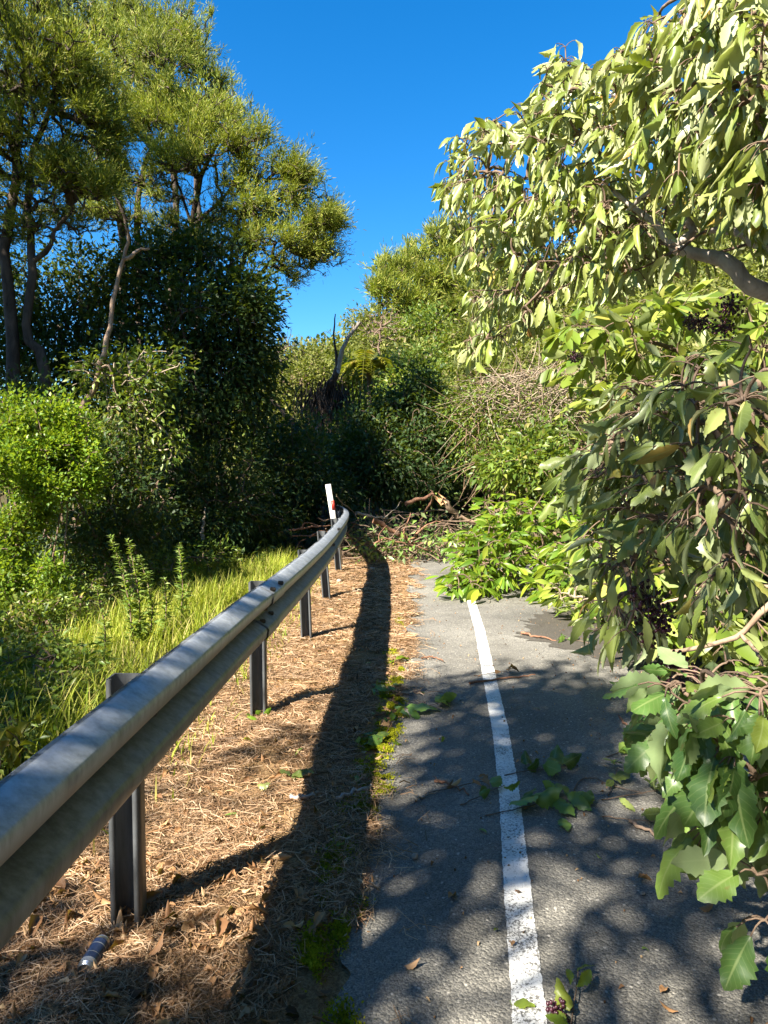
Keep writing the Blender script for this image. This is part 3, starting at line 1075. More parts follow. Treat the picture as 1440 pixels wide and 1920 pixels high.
G_LEFT = 'dark understorey bushes beneath the kanuka trees'
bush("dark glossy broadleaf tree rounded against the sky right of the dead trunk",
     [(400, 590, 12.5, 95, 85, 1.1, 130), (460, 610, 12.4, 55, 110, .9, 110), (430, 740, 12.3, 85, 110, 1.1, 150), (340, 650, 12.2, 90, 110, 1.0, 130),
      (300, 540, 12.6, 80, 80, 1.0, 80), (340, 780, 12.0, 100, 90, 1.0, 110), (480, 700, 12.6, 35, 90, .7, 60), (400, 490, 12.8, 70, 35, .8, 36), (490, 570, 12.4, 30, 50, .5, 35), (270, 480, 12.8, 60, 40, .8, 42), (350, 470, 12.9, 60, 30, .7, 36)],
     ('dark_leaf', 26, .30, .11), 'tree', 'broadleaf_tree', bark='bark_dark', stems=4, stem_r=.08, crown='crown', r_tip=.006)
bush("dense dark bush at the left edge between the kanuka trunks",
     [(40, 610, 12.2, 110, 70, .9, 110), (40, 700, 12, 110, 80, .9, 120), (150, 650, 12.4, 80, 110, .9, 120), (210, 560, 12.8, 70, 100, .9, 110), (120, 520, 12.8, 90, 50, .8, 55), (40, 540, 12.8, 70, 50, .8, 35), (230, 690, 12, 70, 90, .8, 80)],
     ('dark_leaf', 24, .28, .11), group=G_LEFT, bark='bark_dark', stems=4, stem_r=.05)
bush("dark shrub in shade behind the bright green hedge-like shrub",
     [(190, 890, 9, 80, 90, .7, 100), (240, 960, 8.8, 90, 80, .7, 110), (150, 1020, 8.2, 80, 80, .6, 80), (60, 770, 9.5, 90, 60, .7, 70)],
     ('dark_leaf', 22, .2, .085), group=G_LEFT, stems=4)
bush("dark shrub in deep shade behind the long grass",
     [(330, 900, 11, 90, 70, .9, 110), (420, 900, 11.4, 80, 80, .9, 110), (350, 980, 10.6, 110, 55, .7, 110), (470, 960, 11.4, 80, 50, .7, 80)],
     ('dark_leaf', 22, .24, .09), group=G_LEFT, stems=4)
bush("twiggy sunlit bush with pale leaves around the dead trunk",
     [(180, 700, 9.4, 60, 40, .5, 40), (240, 690, 9.4, 60, 50, .5, 50), (270, 740, 9.4, 60, 50, .5, 45), (300, 690, 9.6, 50, 40, .5, 35), (230, 790, 9.2, 50, 40, .4, 30), (310, 820, 9.3, 40, 60, .4, 25)],
     ('mid_leaf', 11, .17, .085), bark='dry_twig', stems=5, r_tip=.005)
F_BLOBS = [(60, 830, 6, 60, 55, .5, 110), (25, 870, 5.9, 60, 80, .5, 110), (130, 840, 6.1, 50, 38, .4, 80), (150, 870, 6.0, 40, 40, .4, 60), (30, 980, 5.8, 70, 80, .5, 130),
           (100, 950, 5.9, 50, 60, .4, 80), (30, 1080, 5.7, 75, 80, .5, 110), (90, 1070, 5.8, 60, 70, .4, 70)]
F_BLOBS = [(b_[0], b_[1] + 14, b_[2] * 1.25, b_[3] * .9, b_[4] * .85, b_[5], int(b_[6] * 1.05)) for b_ in F_BLOBS]
F_BLOBS = [(b_[0] + RNG.normal(0, b_[3] * .5), b_[1] + RNG.normal(0, b_[4] * .5), b_[2] + RNG.normal(0, .3), b_[3] * .5, b_[4] * .5, b_[5] * .5, int(b_[6] * .34)) for b_ in F_BLOBS for _ in range(3)]
for _ in range(60):
    sx_ = RNG.uniform(-40, 180)
    top_ = np.interp(sx_, [-40, 30, 90, 150, 185], [790, 800, 790, 815, 850]) + RNG.uniform(-62, 40)
    for q_ in range(8):
        F_BLOBS.append((sx_ + RNG.normal(0, 2), top_ + q_ * 11, 7.45 + RNG.normal(0, .3) * (q_ == 0), 3, 4, .02, 1))
bush("bright green small leaved shrub standing tall at the left edge", F_BLOBS, ('bright_leaf', 24, .10, .045), bark='twig', stems=6, r_tip=.003, w=.3, droop=-.1, stem_r=.015)
bush("shaded low shrub under the bright shrub at the left edge",
     [(20, 1190, 6.2, 80, 60, .5, 90), (100, 1160, 6.6, 60, 50, .4, 60), (10, 1260, 5.4, 80, 40, .4, 60)],
     ('mid_leaf', 22, .14, .06), stems=4, stem_r=.012, r_tip=.003)
bush("shadowed leafy growth beside the near end of the guardrail", [(-10, 1330, 3.9, 90, 50, .4, 70), (80, 1330, 4.2, 60, 40, .35, 45), (-20, 1420, 3.3, 70, 40, .3, 40), (130, 1270, 4.8, 50, 40, .3, 40), (60, 1240, 5, 70, 50, .4, 50)],
     ('mid_leaf', 16, .13, .055), stems=4, stem_r=.008, r_tip=.0025, w=.2)
bush("leafy weeds under the bright shrub at the back of the grass", [(200, 1100, 7.6, 50, 40, .4, 50), (300, 1070, 8.4, 60, 35, .4, 60), (380, 1050, 9.2, 50, 25, .4, 40)],
     ('mid_leaf', 16, .15, .06), stems=4, stem_r=.008, r_tip=.0025, w=.2)
# dead tan trunk leaning through the bush
dt = empty('dead_tree', foot(150, 900, 9.2), "bare tan dead trunk leaning up through the dark bushes with one broken fork", "dead tree")
mb = MB()
limb(mb, [at(140, 1010, 9.2), at(152, 790, 9.2), at(172, 735, 9.25), at(195, 660, 9.3), at(208, 590, 9.4), at(222, 520, 9.5), at(236, 470, 9.5), at(242, 428, 9.5)], .046, .018, 22, 9, .012)
mb.build('trunk', M['bark_tan'], dt, True)
mb = MB()
limb(mb, [at(232, 486, 9.5), at(248, 478, 9.5), at(262, 468, 9.6), at(280, 466, 9.6)], .03, .015, 8, 7, .006)
mb.build('branch', M['bark_tan'], dt, True)
mb = MB()
limb(mb, [at(186, 690, 9.3), at(206, 690, 9.2), at(218, 740, 9.2)], .02, .008, 8, 6, .006)
mb.build('branch', M['bark_tan'], dt, True)

# centre: deep shade behind the slip
G_MID = 'shaded bushes closing off the road'
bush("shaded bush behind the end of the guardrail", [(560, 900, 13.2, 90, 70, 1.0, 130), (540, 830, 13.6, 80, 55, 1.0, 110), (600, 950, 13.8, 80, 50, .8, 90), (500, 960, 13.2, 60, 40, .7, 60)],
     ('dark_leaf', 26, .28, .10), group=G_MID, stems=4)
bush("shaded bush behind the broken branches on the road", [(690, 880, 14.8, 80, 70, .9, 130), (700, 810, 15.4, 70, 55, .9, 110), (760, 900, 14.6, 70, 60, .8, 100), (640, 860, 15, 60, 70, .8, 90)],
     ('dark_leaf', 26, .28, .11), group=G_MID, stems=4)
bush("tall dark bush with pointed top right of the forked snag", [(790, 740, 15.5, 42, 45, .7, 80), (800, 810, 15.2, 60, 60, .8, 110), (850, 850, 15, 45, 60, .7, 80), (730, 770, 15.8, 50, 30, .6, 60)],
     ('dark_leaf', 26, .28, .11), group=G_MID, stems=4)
bush("yellow green bush lit by sun on the bank above the slip", [(870, 790, 15, 50, 55, .7, 110), (930, 760, 15.2, 50, 35, .6, 80), (900, 850, 14.6, 50, 40, .6, 70), (960, 800, 15, 40, 50, .5, 60)],
     ('mid_leaf', 24, .24, .10), stems=3)
bush("leafy green shrub at the foot of the dry bank", [(960, 880, 11.5, 60, 40, .6, 70), (1030, 880, 11, 60, 50, .6, 80), (1000, 830, 12, 50, 30, .5, 40)],
     ('mid_leaf', 18, .22, .13), stems=3)

# sunlit hillside beyond
G_HILL = 'sunlit scrub bushes on the hillside'
hill = [
    ("sunlit drooping olive bush left of the forked snag", [(545, 730, 20, 65, 45, 1.0, 130), (590, 700, 20.5, 40, 30, .7, 60), (540, 780, 19.5, 60, 35, .8, 80)], 'olive_leaf'),
    ("pale sunlit bush under the thin bare tree", [(500, 790, 21, 60, 45, 1.0, 100), (580, 800, 20, 60, 35, .8, 90)], 'mid_leaf'),
    ("olive bush on the skyline beneath the thin bare tree", [(500, 690, 27, 55, 35, 1.2, 90), (560, 670, 28, 60, 22, 1.0, 70)], 'olive_leaf'),
    ("pale bush between the forked snag and the yellow fern", [(650, 720, 23, 40, 50, .9, 90), (630, 770, 21, 50, 30, .8, 70)], 'mid_leaf'),
    ("dense sunlit bush above the yellow fern", [(720, 650, 30, 60, 35, 1.4, 130), (690, 610, 32, 40, 30, 1.2, 80)], 'olive_leaf'),
    ("light green bush on the slope right of the yellow fern", [(780, 690, 24, 60, 35, 1.1, 130), (830, 720, 22, 50, 30, .9, 90), (760, 730, 21, 50, 25, .8, 70)], 'mid_leaf'),
    ("broad sunlit bush below the ridge trees", [(800, 620, 30, 70, 40, 1.4, 150), (850, 660, 28, 60, 40, 1.2, 120)], 'mid_leaf'),
    ("bush on the slope behind the hanging wilted leaves", [(900, 640, 27, 60, 60, 1.3, 140), (960, 700, 24, 60, 40, 1.2, 110), (930, 580, 30, 70, 60, 1.4, 120)], 'olive_leaf'),
    ("pale scrub bush at the top of the dry bank", [(900, 700, 19, 50, 25, .8, 80), (850, 740, 18, 50, 25, .8, 70)], 'olive_leaf'),
]
for label, bl, mat in hill:
    d = bl[0][2]
    bush(label, bl, (mat, 26, .014 * d, .0052 * d + .02), group=G_HILL, stems=3, r_tip=.006, stem_r=.05)

G_RIDGE = 'trees along the ridge'
ridge = [
    ("rounded ridge tree at the left end of the ridge", [(735, 510, 35, 36, 22, 1.2, 100), (715, 545, 34, 26, 22, 1.0, 60), (740, 560, 34, 40, 30, 1.1, 80)]),
    ("ridge tree with layered flat crown left of the tallest one", [(775, 490, 36, 32, 24, 1.2, 90), (800, 530, 35, 40, 24, 1.1, 80), (780, 570, 34, 40, 26, 1.1, 70)]),
    ("tallest ridge tree beside the wilted leaves", [(830, 455, 36, 40, 26, 1.2, 110), (850, 490, 35.5, 44, 22, 1.2, 90), (835, 530, 35, 50, 22, 1.1, 80), (870, 450, 36, 40, 30, 1.1, 80)]),
    ("ridge tree half hidden behind the wilted leaves", [(900, 480, 35, 50, 50, 1.3, 120), (890, 550, 34, 50, 40, 1.2, 100), (960, 470, 36, 60, 60, 1.4, 120)]),
]
for label, bl in ridge:
    tips = np.concatenate([blob_px(*b[:6], b[6]) for b in bl])
    c = tips.mean(0)
    base = np.array([c[0], c[1], ground_h(c[0], c[1])])
    tr = [(np.array([base + [dx, 0, -.1], (base + c) / 2 + [dx * .6 + RNG.normal(0, .2), 0, 0], c + [dx, 0, .6]]), .13, .05) for dx in (-.5, .0, .6)]
    plant('ridge_tree', label, 'tree', base, [], tips, lambda mb, P, o: needle_crown(mb, P, o, 44, .6, .22), M['bark_dark'], M['kanuka'], G_RIDGE, tr, .012, .09, .4, .05, M['bark_dark'])

# undergrowth clothing the hillside
def undergrowth():
    mb = MB()
    k = 900
    y = RNG.uniform(14.8, 48, k)
    x = RNG.uniform(-1, 1, k) * (4 + y * .5) + y * .05
    keep = (ground_h(x, y) > .45) & ~((x < -1.2) & (y < 19))
    x, y = x[keep], y[keep]
    r = RNG.uniform(.45, 1.25, len(x)) * np.interp(y, [15, 45], [.8, 1.5])
    for i in range(len(x)):
        n = int(16 + 10 * r[i])
        c = np.array([x[i], y[i], float(ground_h(x[i], y[i])) + r[i] * .35])
        p = ell(c, (r[i], r[i], r[i] * RNG.uniform(.6, 1.1)), n, 4)
        p[:, 2] = np.maximum(p[:, 2], ground_h(p[:, 0], p[:, 1]))
        leaf_crown(mb, p, unit(p - c + [0, 0, .2]), 13, .36, .14 + .003 * y[i], RNG.uniform(.16, .3), .15)
    tag(mb.build('undergrowth', M['olive_leaf']), "olive scrub clumps covering the hillside", "undergrowth", kind='stuff')


undergrowth()

def forest_floor():
    n = 2600
    x = RNG.uniform(-9, -1.9, n)
    y = RNG.uniform(9.5, 20, n)
    x2 = RNG.uniform(3.2, 9, 1200)
    y2 = RNG.uniform(2, 16, 1200)
    x = np.concatenate([x, x2])
    y = np.concatenate([y, y2])
    keep = (x < -1.9) | (x > 3.2)
    tips = np.stack([x, y, ground_h(x, y) + RNG.random(len(x)) * .5], 1)[keep]
    mb = MB()
    leaf_crown(mb, tips, rand_dir(len(tips)) * .5 + [0, 0, .7], 16, .3, .10, .24, .1)
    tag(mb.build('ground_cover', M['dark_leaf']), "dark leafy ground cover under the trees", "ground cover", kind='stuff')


forest_floor()

# forked dead snag in the middle
sn = empty('dead_snag', foot(600, 850, 16.5), "dark forked dead snag with two bare prongs in the gap of sky", "dead tree")
mb = MB()
limb(mb, [at(596, 900, 16.5), at(600, 800, 16.5), at(604, 745, 16.5), at(626, 712, 16.5), at(634, 690, 16.5)], .11, .07, 14, 8, .012)
mb.build('trunk', M['bark_dark'], sn, True)
mb = MB()
limb(mb, [at(632, 700, 16.5), at(640, 660, 16.5), at(655, 630, 16.5), at(676, 604, 16.5)], .065, .03, 12, 7, .008)
for a, b in (((662, 622), (664, 604)), ((668, 613), (672, 598))):
    limb(mb, [at(*a, 16.5), at(*b, 16.5)], .025, .006, 4, 6)
mb.build('prong', M['bark_grey'], sn, True)
mb = MB()
limb(mb, [at(633, 690, 16.5), at(630, 660, 16.5), at(626, 625, 16.5), at(629, 588, 16.5)], .04, .012, 12, 7, .008)
mb.build('prong', M['bark_dark'], sn, True)

# skirt of dead fronds hanging from the snag
mb = MB()
k = 260
a0 = at(615, 735, 16.5) + RNG.normal(0, .22, (k, 3)) * [1.3, 1, .7]
e = a0 + np.stack([RNG.normal(0, .12, k), RNG.normal(0, .12, k), -RNG.uniform(.3, .9, k)], 1)
t = np.linspace(0, 1, 4)
P = a0[:, None] * (1 - t)[None, :, None] + e[:, None] * t[None, :, None]
P[:, 1:3, 0] += RNG.normal(0, .05, (k, 1))
tubes(mb, P, np.tile(np.array([.012, .014, .01, .003]), (k, 1)), 4)
mb.build('hanging_fronds', M['bark_dark'], sn)

# thin bare trees
def bare_tree(label, base_px, tips_px, n, rx, ry, rd, d, mat='twig', r_tip=.006):
    base = foot(base_px[0], base_px[1], d)
    tips = blob_px(tips_px[0], tips_px[1], d, rx, ry, rd, n, 2.0)
    tr = [(np.array([base, (base * .5 + tips.mean(0) * .5) + RNG.normal(0, .15, 3), tips.mean(0)]), .06, .03)]
    root = empty('bare_tree', base, label, 'tree', 'thin leafless trees')
    tb = MB()
    p = limb(tb, tr[0][0], .06, .025, 14, 7, .02)
    tb.build('trunk', M[mat], root, True)
    nodes, par, cnt, n0 = connect(p[5:], tips, .3)
    mb = MB()
    twigs(mb, nodes, par, cnt, n0, r_tip, .42, .04, .08)
    mb.build('branches', M[mat], root, True)
    return root


bare_tree("thin leafless tree against the sky beside the dark broadleaf tree", (520, 780), (520, 660), 90, 50, 55, .8, 22, 'bark_dark')
bare_tree("grey leafless bush below the ridge trees", (730, 660), (715, 615), 160, 55, 40, 1.0, 27, 'twig', .008)
lb = empty('fallen_limb', foot(560, 830, 18), "dark bare limb sloping down in front of the pale sunlit bush", "fallen branch")
mb = MB()
limb(mb, [at(505, 745, 18), at(525, 770, 18), at(545, 788, 18), at(556, 812, 18), at(562, 850, 18)], .05, .07, 12, 7, .02)
limb(mb, [at(478, 800, 18), at(510, 800, 18), at(545, 792, 18)], .02, .04, 10, 6, .02)
mb.build('limb', M['bark_dark'], lb, True)

# yellow tree fern on the slope
def fern(label, px, d, size, n, group=None):
    c = at(*px, d)
    base = np.array([c[0], c[1], ground_h(c[0], c[1])])
    root = empty('tree_fern', base, label, 'fern', group)
    mb = MB()
    limb(mb, [base, (base + c) / 2 + [.05, 0, 0], c], .09, .07, 8, 8, .01)
    mb.build('trunk', M['bark_dark'], root, True)
    v, q, tt = small_leaf_tpl(.10, .05, .1)
    for i in range(n):
        az = i / n * 2 * math.pi + RNG.normal(0, .15)
        L = size * RNG.uniform(.8, 1.15)
        out = np.array([math.cos(az), math.sin(az), 0])
        t = np.linspace(0, 1, 30)
        rise = RNG.uniform(1.2, 2.2)
        spine = c + out * (t * L * .8)[:, None] + np.array([0, 0, 1.0]) * (rise * L * (t - 1.15 * t * t))[:, None]
        fm = MB()
        tubes(fm, spine[None], np.linspace(.012, .003, 30)[None], 4)
        side = np.cross(out, [0, 0, 1.0])
        for s in (-1, 1):
            pos = np.repeat(spine[2:], 2, 0) + RNG.normal(0, .005, (56, 3))
            tl = np.repeat(t[2:], 2)
            d_ = unit(side * s + out * .45 + np.array([0, 0, -.25]) + RNG.normal(0, .08, (56, 3)))
            R = frames(d_, np.tile([0, 0, 1.0], (56, 1)) + RNG.normal(0, .15, (56, 3)))
            scatter(fm, v, q, pos, R, L * .30 * np.sin(np.pi * np.clip(tl * .9 + .08, 0, 1)) ** .8, tt)
        fm.build('frond', M['fern'], root)
    return root


fern("yellow tree fern with arching fronds on the sunlit slope", (690, 700), 22, 1.15, 14)

# dry tangle of vines on the bank
def dry_tangle():
    root = empty('vine_tangle', at(980, 850, 13) * [1, 1, 0] + [0, 0, 1.2], "tangle of dry brown vines and twigs hanging on the bank", "dead vines")
    mb = MB()
    k = 620
    p2 = poly_pts([(870, 740), (930, 700), (1040, 690), (1100, 720), (1100, 880), (1000, 880), (920, 880), (880, 830)], k)
    d = 15.2 - (p2[:, 1] - 700) / 190 * 1.6 + RNG.uniform(-.5, .3, k)
    a = at(p2[:, 0], p2[:, 1], d)
    L = RNG.uniform(.3, 1.3, k)
    dirs = unit(np.stack([RNG.normal(0, .8, k), RNG.normal(0, .5, k), RNG.normal(-.4, .7, k)], 1))
    t = np.linspace(0, 1, 6)
    P = a[:, None] + dirs[:, None] * (L[:, None] * t[None])[:, :, None]
    sagv = RNG.normal(0, .25, (k, 3)) - [0, 0, .25]
    P = P + sagv[:, None] * (L[:, None] * (t * t)[None])[:, :, None]
    r = RNG.uniform(.006, .016, k)
    tubes(mb, P, r[:, None] * np.linspace(1, .4, 6)[None], 4)
    mb.build('dry_vines', M['vine_twig'], root)
    mb = MB()
    k = 420
    p2 = poly_pts([(900, 725), (940, 700), (1045, 690), (1090, 715), (1090, 790), (1010, 800), (930, 770)], k)
    a = at(p2[:, 0], p2[:, 1], 15.0 - (p2[:, 1] - 700) / 190 * 1.6 + RNG.uniform(-.6, .1, k))
    L = RNG.uniform(.4, 1.2, k)
    dirs = unit(np.stack([RNG.normal(-.2, .9, k), RNG.normal(0, .5, k), RNG.normal(-.1, .6, k)], 1))
    P = a[:, None] + dirs[:, None] * (L[:, None] * t[None])[:, :, None]
    P = P + RNG.normal(0, .3, (k, 3))[:, None] * (L[:, None] * (t * t)[None])[:, :, None]
    P[:, :, 2] -= (L[:, None] * (t * t)[None]) * .2
    tubes(mb, P, RNG.uniform(.006, .013, k)[:, None] * np.linspace(1, .4, 6)[None], 4)
    mb.build('pale_stalks', M['dry_twig'], root)
    mb = MB()
    k = 620
    p2 = poly_pts([(860, 740), (1080, 720), (1090, 870), (900, 870)], k)
    tips = at(p2[:, 0], p2[:, 1], 15.0 - (p2[:, 1] - 700) / 190 * 1.6 + RNG.uniform(-.6, .2, k))
    leaf_crown(mb, tips, rand_dir(k), 8, .3, .09, .22, .3)
    mb.build('leaves', M['mid_leaf'], root)


dry_tangle()


# ------------------------------------------------------------------ broken branches across the road
def debris(label, lines, d, mat='red_twig', r=.03, name='broken_branch', group='broken branches across the road', torn=False):
    P0 = at(*lines[0][0], d)
    root = empty(name, (P0[0], P0[1], 0), label, 'branch', group)
    for i, ln in enumerate(lines):
        mb = MB()
        pts = []
        for j, p in enumerate(ln):
            dd = p[2] if len(p) > 2 else d + .12 * j
            q = at(p[0], p[1], dd)
            q[2] = max(q[2], .012)
            pts.append(q)
        rr = r if i == 0 else r * .5
        limb(mb, pts, rr, rr * .35, 12, 7, rr * .4)
        mb.build('limb' if i == 0 else 'twig', M[mat], root, True)
    if torn:
        mb = MB()
        a = pts_first = at(*lines[0][0][:2], d)
        b = at(*lines[0][1][:2], d)
        u = unit(a - b)
        for _ in range(9):
            s = a + RNG.normal(0, r * .45, 3)
            limb(mb, [s - u * .05, s + u * RNG.uniform(.04, .16)], r * .35, .002, 3, 5)
        mb.build('torn_end', M['splinter'], root)
    return root


debris("reddish broken branch angled down towards the road, longest of the pile", [[(700, 976), (740, 998), (775, 1015), (830, 1022)], [(755, 1006), (762, 985), (770, 962)], [(770, 1012), (800, 985), (830, 975)]], 11.6, r=.045)
debris("straight pale broken branch lying level in the middle of the pile", [[(668, 962), (700, 970), (748, 972)], [(720, 971), (740, 955), (752, 940)]], 12.2, 'dry_twig', .03)
debris("kinked reddish branch raised at the top of the pile", [[(760, 945), (790, 935), (812, 928), (800, 955), (788, 975)], [(812, 928), (808, 918)]], 12.4, r=.04)
debris("thick torn branch with bright orange split end pointing up", [[(828, 938), (850, 958), (880, 975), (930, 985)]], 11.6, 'bark_tan', .06, torn=True)
debris("thin twiggy branch bent over the road edge", [[(690, 1030), (720, 1010), (760, 1020), (815, 1035)], [(710, 1015), (712, 1000), (725, 985)], [(740, 1015), (750, 1040)]], 11.2, r=.02)
debris("bare reddish twigs heaped left of the guardrail near its bend", [[(520, 1000), (570, 990), (620, 984)], [(565, 992), (575, 980), (612, 990)], [(530, 1040), (560, 1025), (575, 1030)], [(556, 1030), (560, 1018), (574, 1010)], [(545, 1005), (600, 1004), (640, 1002)], [(580, 1008), (600, 996), (625, 1000)]], 11.5, r=.025)
debris("dry stick poking out of the low shrub left of the grass", [[(380, 1012), (382, 980), (384, 950)]], 10, 'dry_twig', .028, 'dead_stick', None)


def pile_sticks():
    root = empty('brush_pile', (.4, 12.2, 0), "heap of dark tangled twigs and torn leaves blocking the road", "brush pile")
    mb = MB()
    k = 320
    x = RNG.uniform(-.9, 2.2, k)
    y = RNG.uniform(11.4, 13.6, k)
    z = np.abs(RNG.normal(0, .28, k)) + .03
    a = np.stack([x, y, z], 1)
    L = RNG.uniform(.3, 1.1, k)
    dirs = unit(np.stack([RNG.normal(0, 1, k), RNG.normal(0, .5, k), RNG.normal(0, .45, k)], 1))
    t = np.linspace(-.5, .5, 5)
    P = a[:, None] + dirs[:, None] * (L[:, None] * t[None])[:, :, None] + RNG.normal(0, .03, (k, 5, 3))
    P[:, :, 2] = np.maximum(P[:, :, 2], .015)
    tubes(mb, P, RNG.uniform(.005, .017, k)[:, None] * np.linspace(1, .5, 5)[None], 5)
    mb.build('twigs', M['twig'], root)
    mb = MB()
    k = 150
    tips = np.stack([RNG.uniform(-.6, 2.0, k), RNG.uniform(11.0, 13.4, k), np.abs(RNG.normal(0, .22, k)) + .05], 1)
    leaf_crown(mb, tips, rand_dir(k), 10, .22, .11, .22, .4)
    mb.build('leaves', M['fallen_leaf'], root)


pile_sticks()


# ------------------------------------------------------------------ hanging leaf clusters (near trees on the right)
def hanging(mb, stems, P, out, tpls, per=(4, 7), ll=(.10, .16), hang=.9, petiole=.07, mat_uv=True, spread=.75):
    """palmate clusters of drooping leaves at every tip"""
    counts = RNG.integers(per[0], per[1] + 1, len(P))
    ti = np.repeat(np.arange(len(P)), counts)
    n = len(ti)
    az = RNG.uniform(0, 2 * math.pi, n)
    flat = np.stack([np.cos(az), np.sin(az), np.zeros(n)], 1)
    d = unit(flat * spread * RNG.uniform(.15, 1.1, n)[:, None] + out[ti] * .35 - np.array([0, 0, hang]) * (RNG.uniform(.2, 1.25, len(P))[ti] * RNG.uniform(.7, 1.2, n))[:, None])
    pl = petiole * RNG.uniform(.5, 1.4, n)
    pd = unit(flat * .8 + out[ti] * .5 - np.array([0, 0, .25]))
    base = P[ti] + pd * pl[:, None]
    t = np.linspace(0, 1, 4)
    Pp = P[ti][:, None] * (1 - t)[None, :, None] + base[:, None] * t[None, :, None]
    Pp[:, 1:3, 2] += .008
    tubes(stems, Pp, np.tile(np.array([.0026, .002, .0018, .0016]), (n, 1)), 4)
    nn = unit(flat * .9 + np.array([0, 0, .55]) + RNG.normal(0, .55, (n, 3)))
    R = frames(d, nn)
    s = RNG.uniform(ll[0], ll[1], n) * RNG.uniform(.7, 1.25, len(P))[ti]
    which = RNG.integers(0, len(tpls), n)
    for w_, (v, q, uv) in enumerate(tpls):
        m_ = which == w_
        if m_.any():
            ss = np.stack([s[m_] * RNG.uniform(.8, 1.25, m_.sum()), s[m_], s[m_]], 1)
            scatter(mb, v, q, base[m_], R[m_], ss, None, uv)


def berry_cluster(root, c, n=70, r=.06):
    # an umbel: short stalks fanning from one point, a berry on each
    ico_v, ico_q = sphere_tpl()
    d = unit(rand_dir(n) + [0, 0, -.35])
    L = r * RNG.uniform(.5, 1.0, n)
    pos = c + d * L[:, None]
    mb = MB()
    scatter(mb, ico_v, ico_q, pos, np.tile(np.eye(3), (n, 1, 1)), np.full(n, .0058) * RNG.uniform(.8, 1.25, n))
    P = np.stack([np.tile(c, (n, 1)), pos * .5 + c * .5 + RNG.normal(0, .002, (n, 3)), pos], 1)
    tubes(mb, P, np.full((n, 3), .0011), 3)
    mb.build('berry_cluster', M['berry'], root, True)


def sphere_tpl(nu=6, nv=4):
    V = []
    for i in range(nv + 1):
        th = math.pi * (i + .02 * (i == 0) - .02 * (i == nv)) / nv
        for j in range(nu):
            ph = 2 * math.pi * j / nu
            V.append((math.sin(th) * math.cos(ph), math.sin(th) * math.sin(ph), math.cos(th)))
    Q = [(i * nu + j, (i + 1) * nu + j, (i + 1) * nu + (j + 1) % nu, i * nu + (j + 1) % nu) for i in range(nv) for j in range(nu)]
    return np.array(V), np.array(Q)


def bough(name, label, base, seeds_limbs, tips, mat, tpls, berries=(), per=(4, 7), ll=(.10, .16), hang=.9, petiole=.07, r_tip=.0032, r_max=.03, sag=.12,
          bark='bark_grey', twig='twig', bias=.25, group=None, cat='tree', spread=.75):
    root = empty(name, base, label, cat, group)
    seeds = []
    done = []
    for pts, r0, r1 in seeds_limbs:
        mb = MB()
        pts = np.asarray(pts, float)
        if done:
            # a side limb grows out of the nearest earlier limb
            prev = np.concatenate(done)
            back = pts[0] - unit(pts[1] - pts[0]) * .45
            j = int(np.argmin(np.linalg.norm(prev - back, axis=1)))
            if np.linalg.norm(prev[j] - pts[0]) > .03 and np.linalg.norm(prev - pts[0], axis=1).min() > .06:
                pts = np.vstack([prev[j], pts])
        p = limb(mb, pts, r0, r1, 22, 9, r0 * .12)
        done.append(p)
        mb.build('limb', M[bark], root, True)
        seeds.append(p[3:])
    nodes, par, cnt, n0 = connect(np.concatenate(seeds), tips, bias)
    comp = np.repeat(np.arange(len(seeds)), [len(q) for q in seeds])
    comp = np.concatenate([comp, np.zeros(len(nodes) - n0, int)])
    for i in range(n0, len(nodes)):
        comp[i] = comp[par[i]]
    P = nodes[n0:]
    out = unit(P - nodes[par[n0:]])
    lm = MB()
    for cid in np.unique(comp[n0:]):
        m_ = comp[n0:] == cid
        st = MB()
        twigs(st, nodes, par, cnt, n0, r_tip, .38, r_max, sag, 6, 6, sel=np.nonzero(m_)[0] + n0)
        hanging(lm, st, P[m_], out[m_], tpls, per, ll, hang, petiole, True, spread)
        st.build('twigs', M[twig], root, True)
    lm.build('leaves', M[mat], root, True)
    for c in berries:
        berry_cluster(root, np.asarray(c))
    return root


# upper wilted tree
UP = [(1470, -40), (1330, -30), (1290, 20), (1210, 60), (1170, 110), (1120, 150), (1090, 140), (1065, 95), (1040, 130), (985, 200), (900, 235), (860, 275), (840, 320), (832, 380),
      (850, 430), (862, 500), (895, 530), (880, 600), (872, 680), (905, 690), (950, 640), (1010, 620), (1060, 560), (1150, 540), (1260, 500), (1470, 540)]
p2 = poly_pts(UP, 960)
dep = np.interp(p2[:, 0], [830, 1000, 1200, 1440], [4.7, 4.1, 3.3, 2.5]) + np.interp(p2[:, 1], [0, 300, 650], [-.15, 0, .5]) + RNG.uniform(-.45, .55, len(p2))
tipsU = at(p2[:, 0], p2[:, 1] - 18, dep)
limb_px = resample(np.array([(1440, 553, 3.3), (1385, 520, 3.3), (1355, 485, 3.35), (1320, 478, 3.4), (1270, 465, 3.45), (1250, 440, 3.5), (1220, 415, 3.55), (1150, 362, 3.7)]), 40)
dx = np.abs(p2[:, None, 0] - limb_px[None, :, 0])
dyy = p2[:, None, 1] - limb_px[None, :, 1]
hide = ((dx < 22) & (dyy > -85) & (dyy < 15) & (dep[:, None] < limb_px[None, :, 2] + .25)).any(1)
tipsU = tipsU[~hide]
pb = poly_pts([(1100, 330), (1300, 300), (1460, 320), (1460, 470), (1330, 440), (1200, 500), (1100, 560)], 300)
tipsU = np.concatenate([tipsU, at(pb[:, 0], pb[:, 1], np.interp(pb[:, 0], [1100, 1440], [4.3, 3.8]) + RNG.uniform(0, 1.2, len(pb)))])
extra = [(1060, 88, 3.9), (1085, 130, 3.8), (1045, 140, 4.0), (905, 232, 4.4), (880, 300, 4.6), (845, 345, 4.6), (1335, -5, 2.7), (1300, 15, 2.8)]
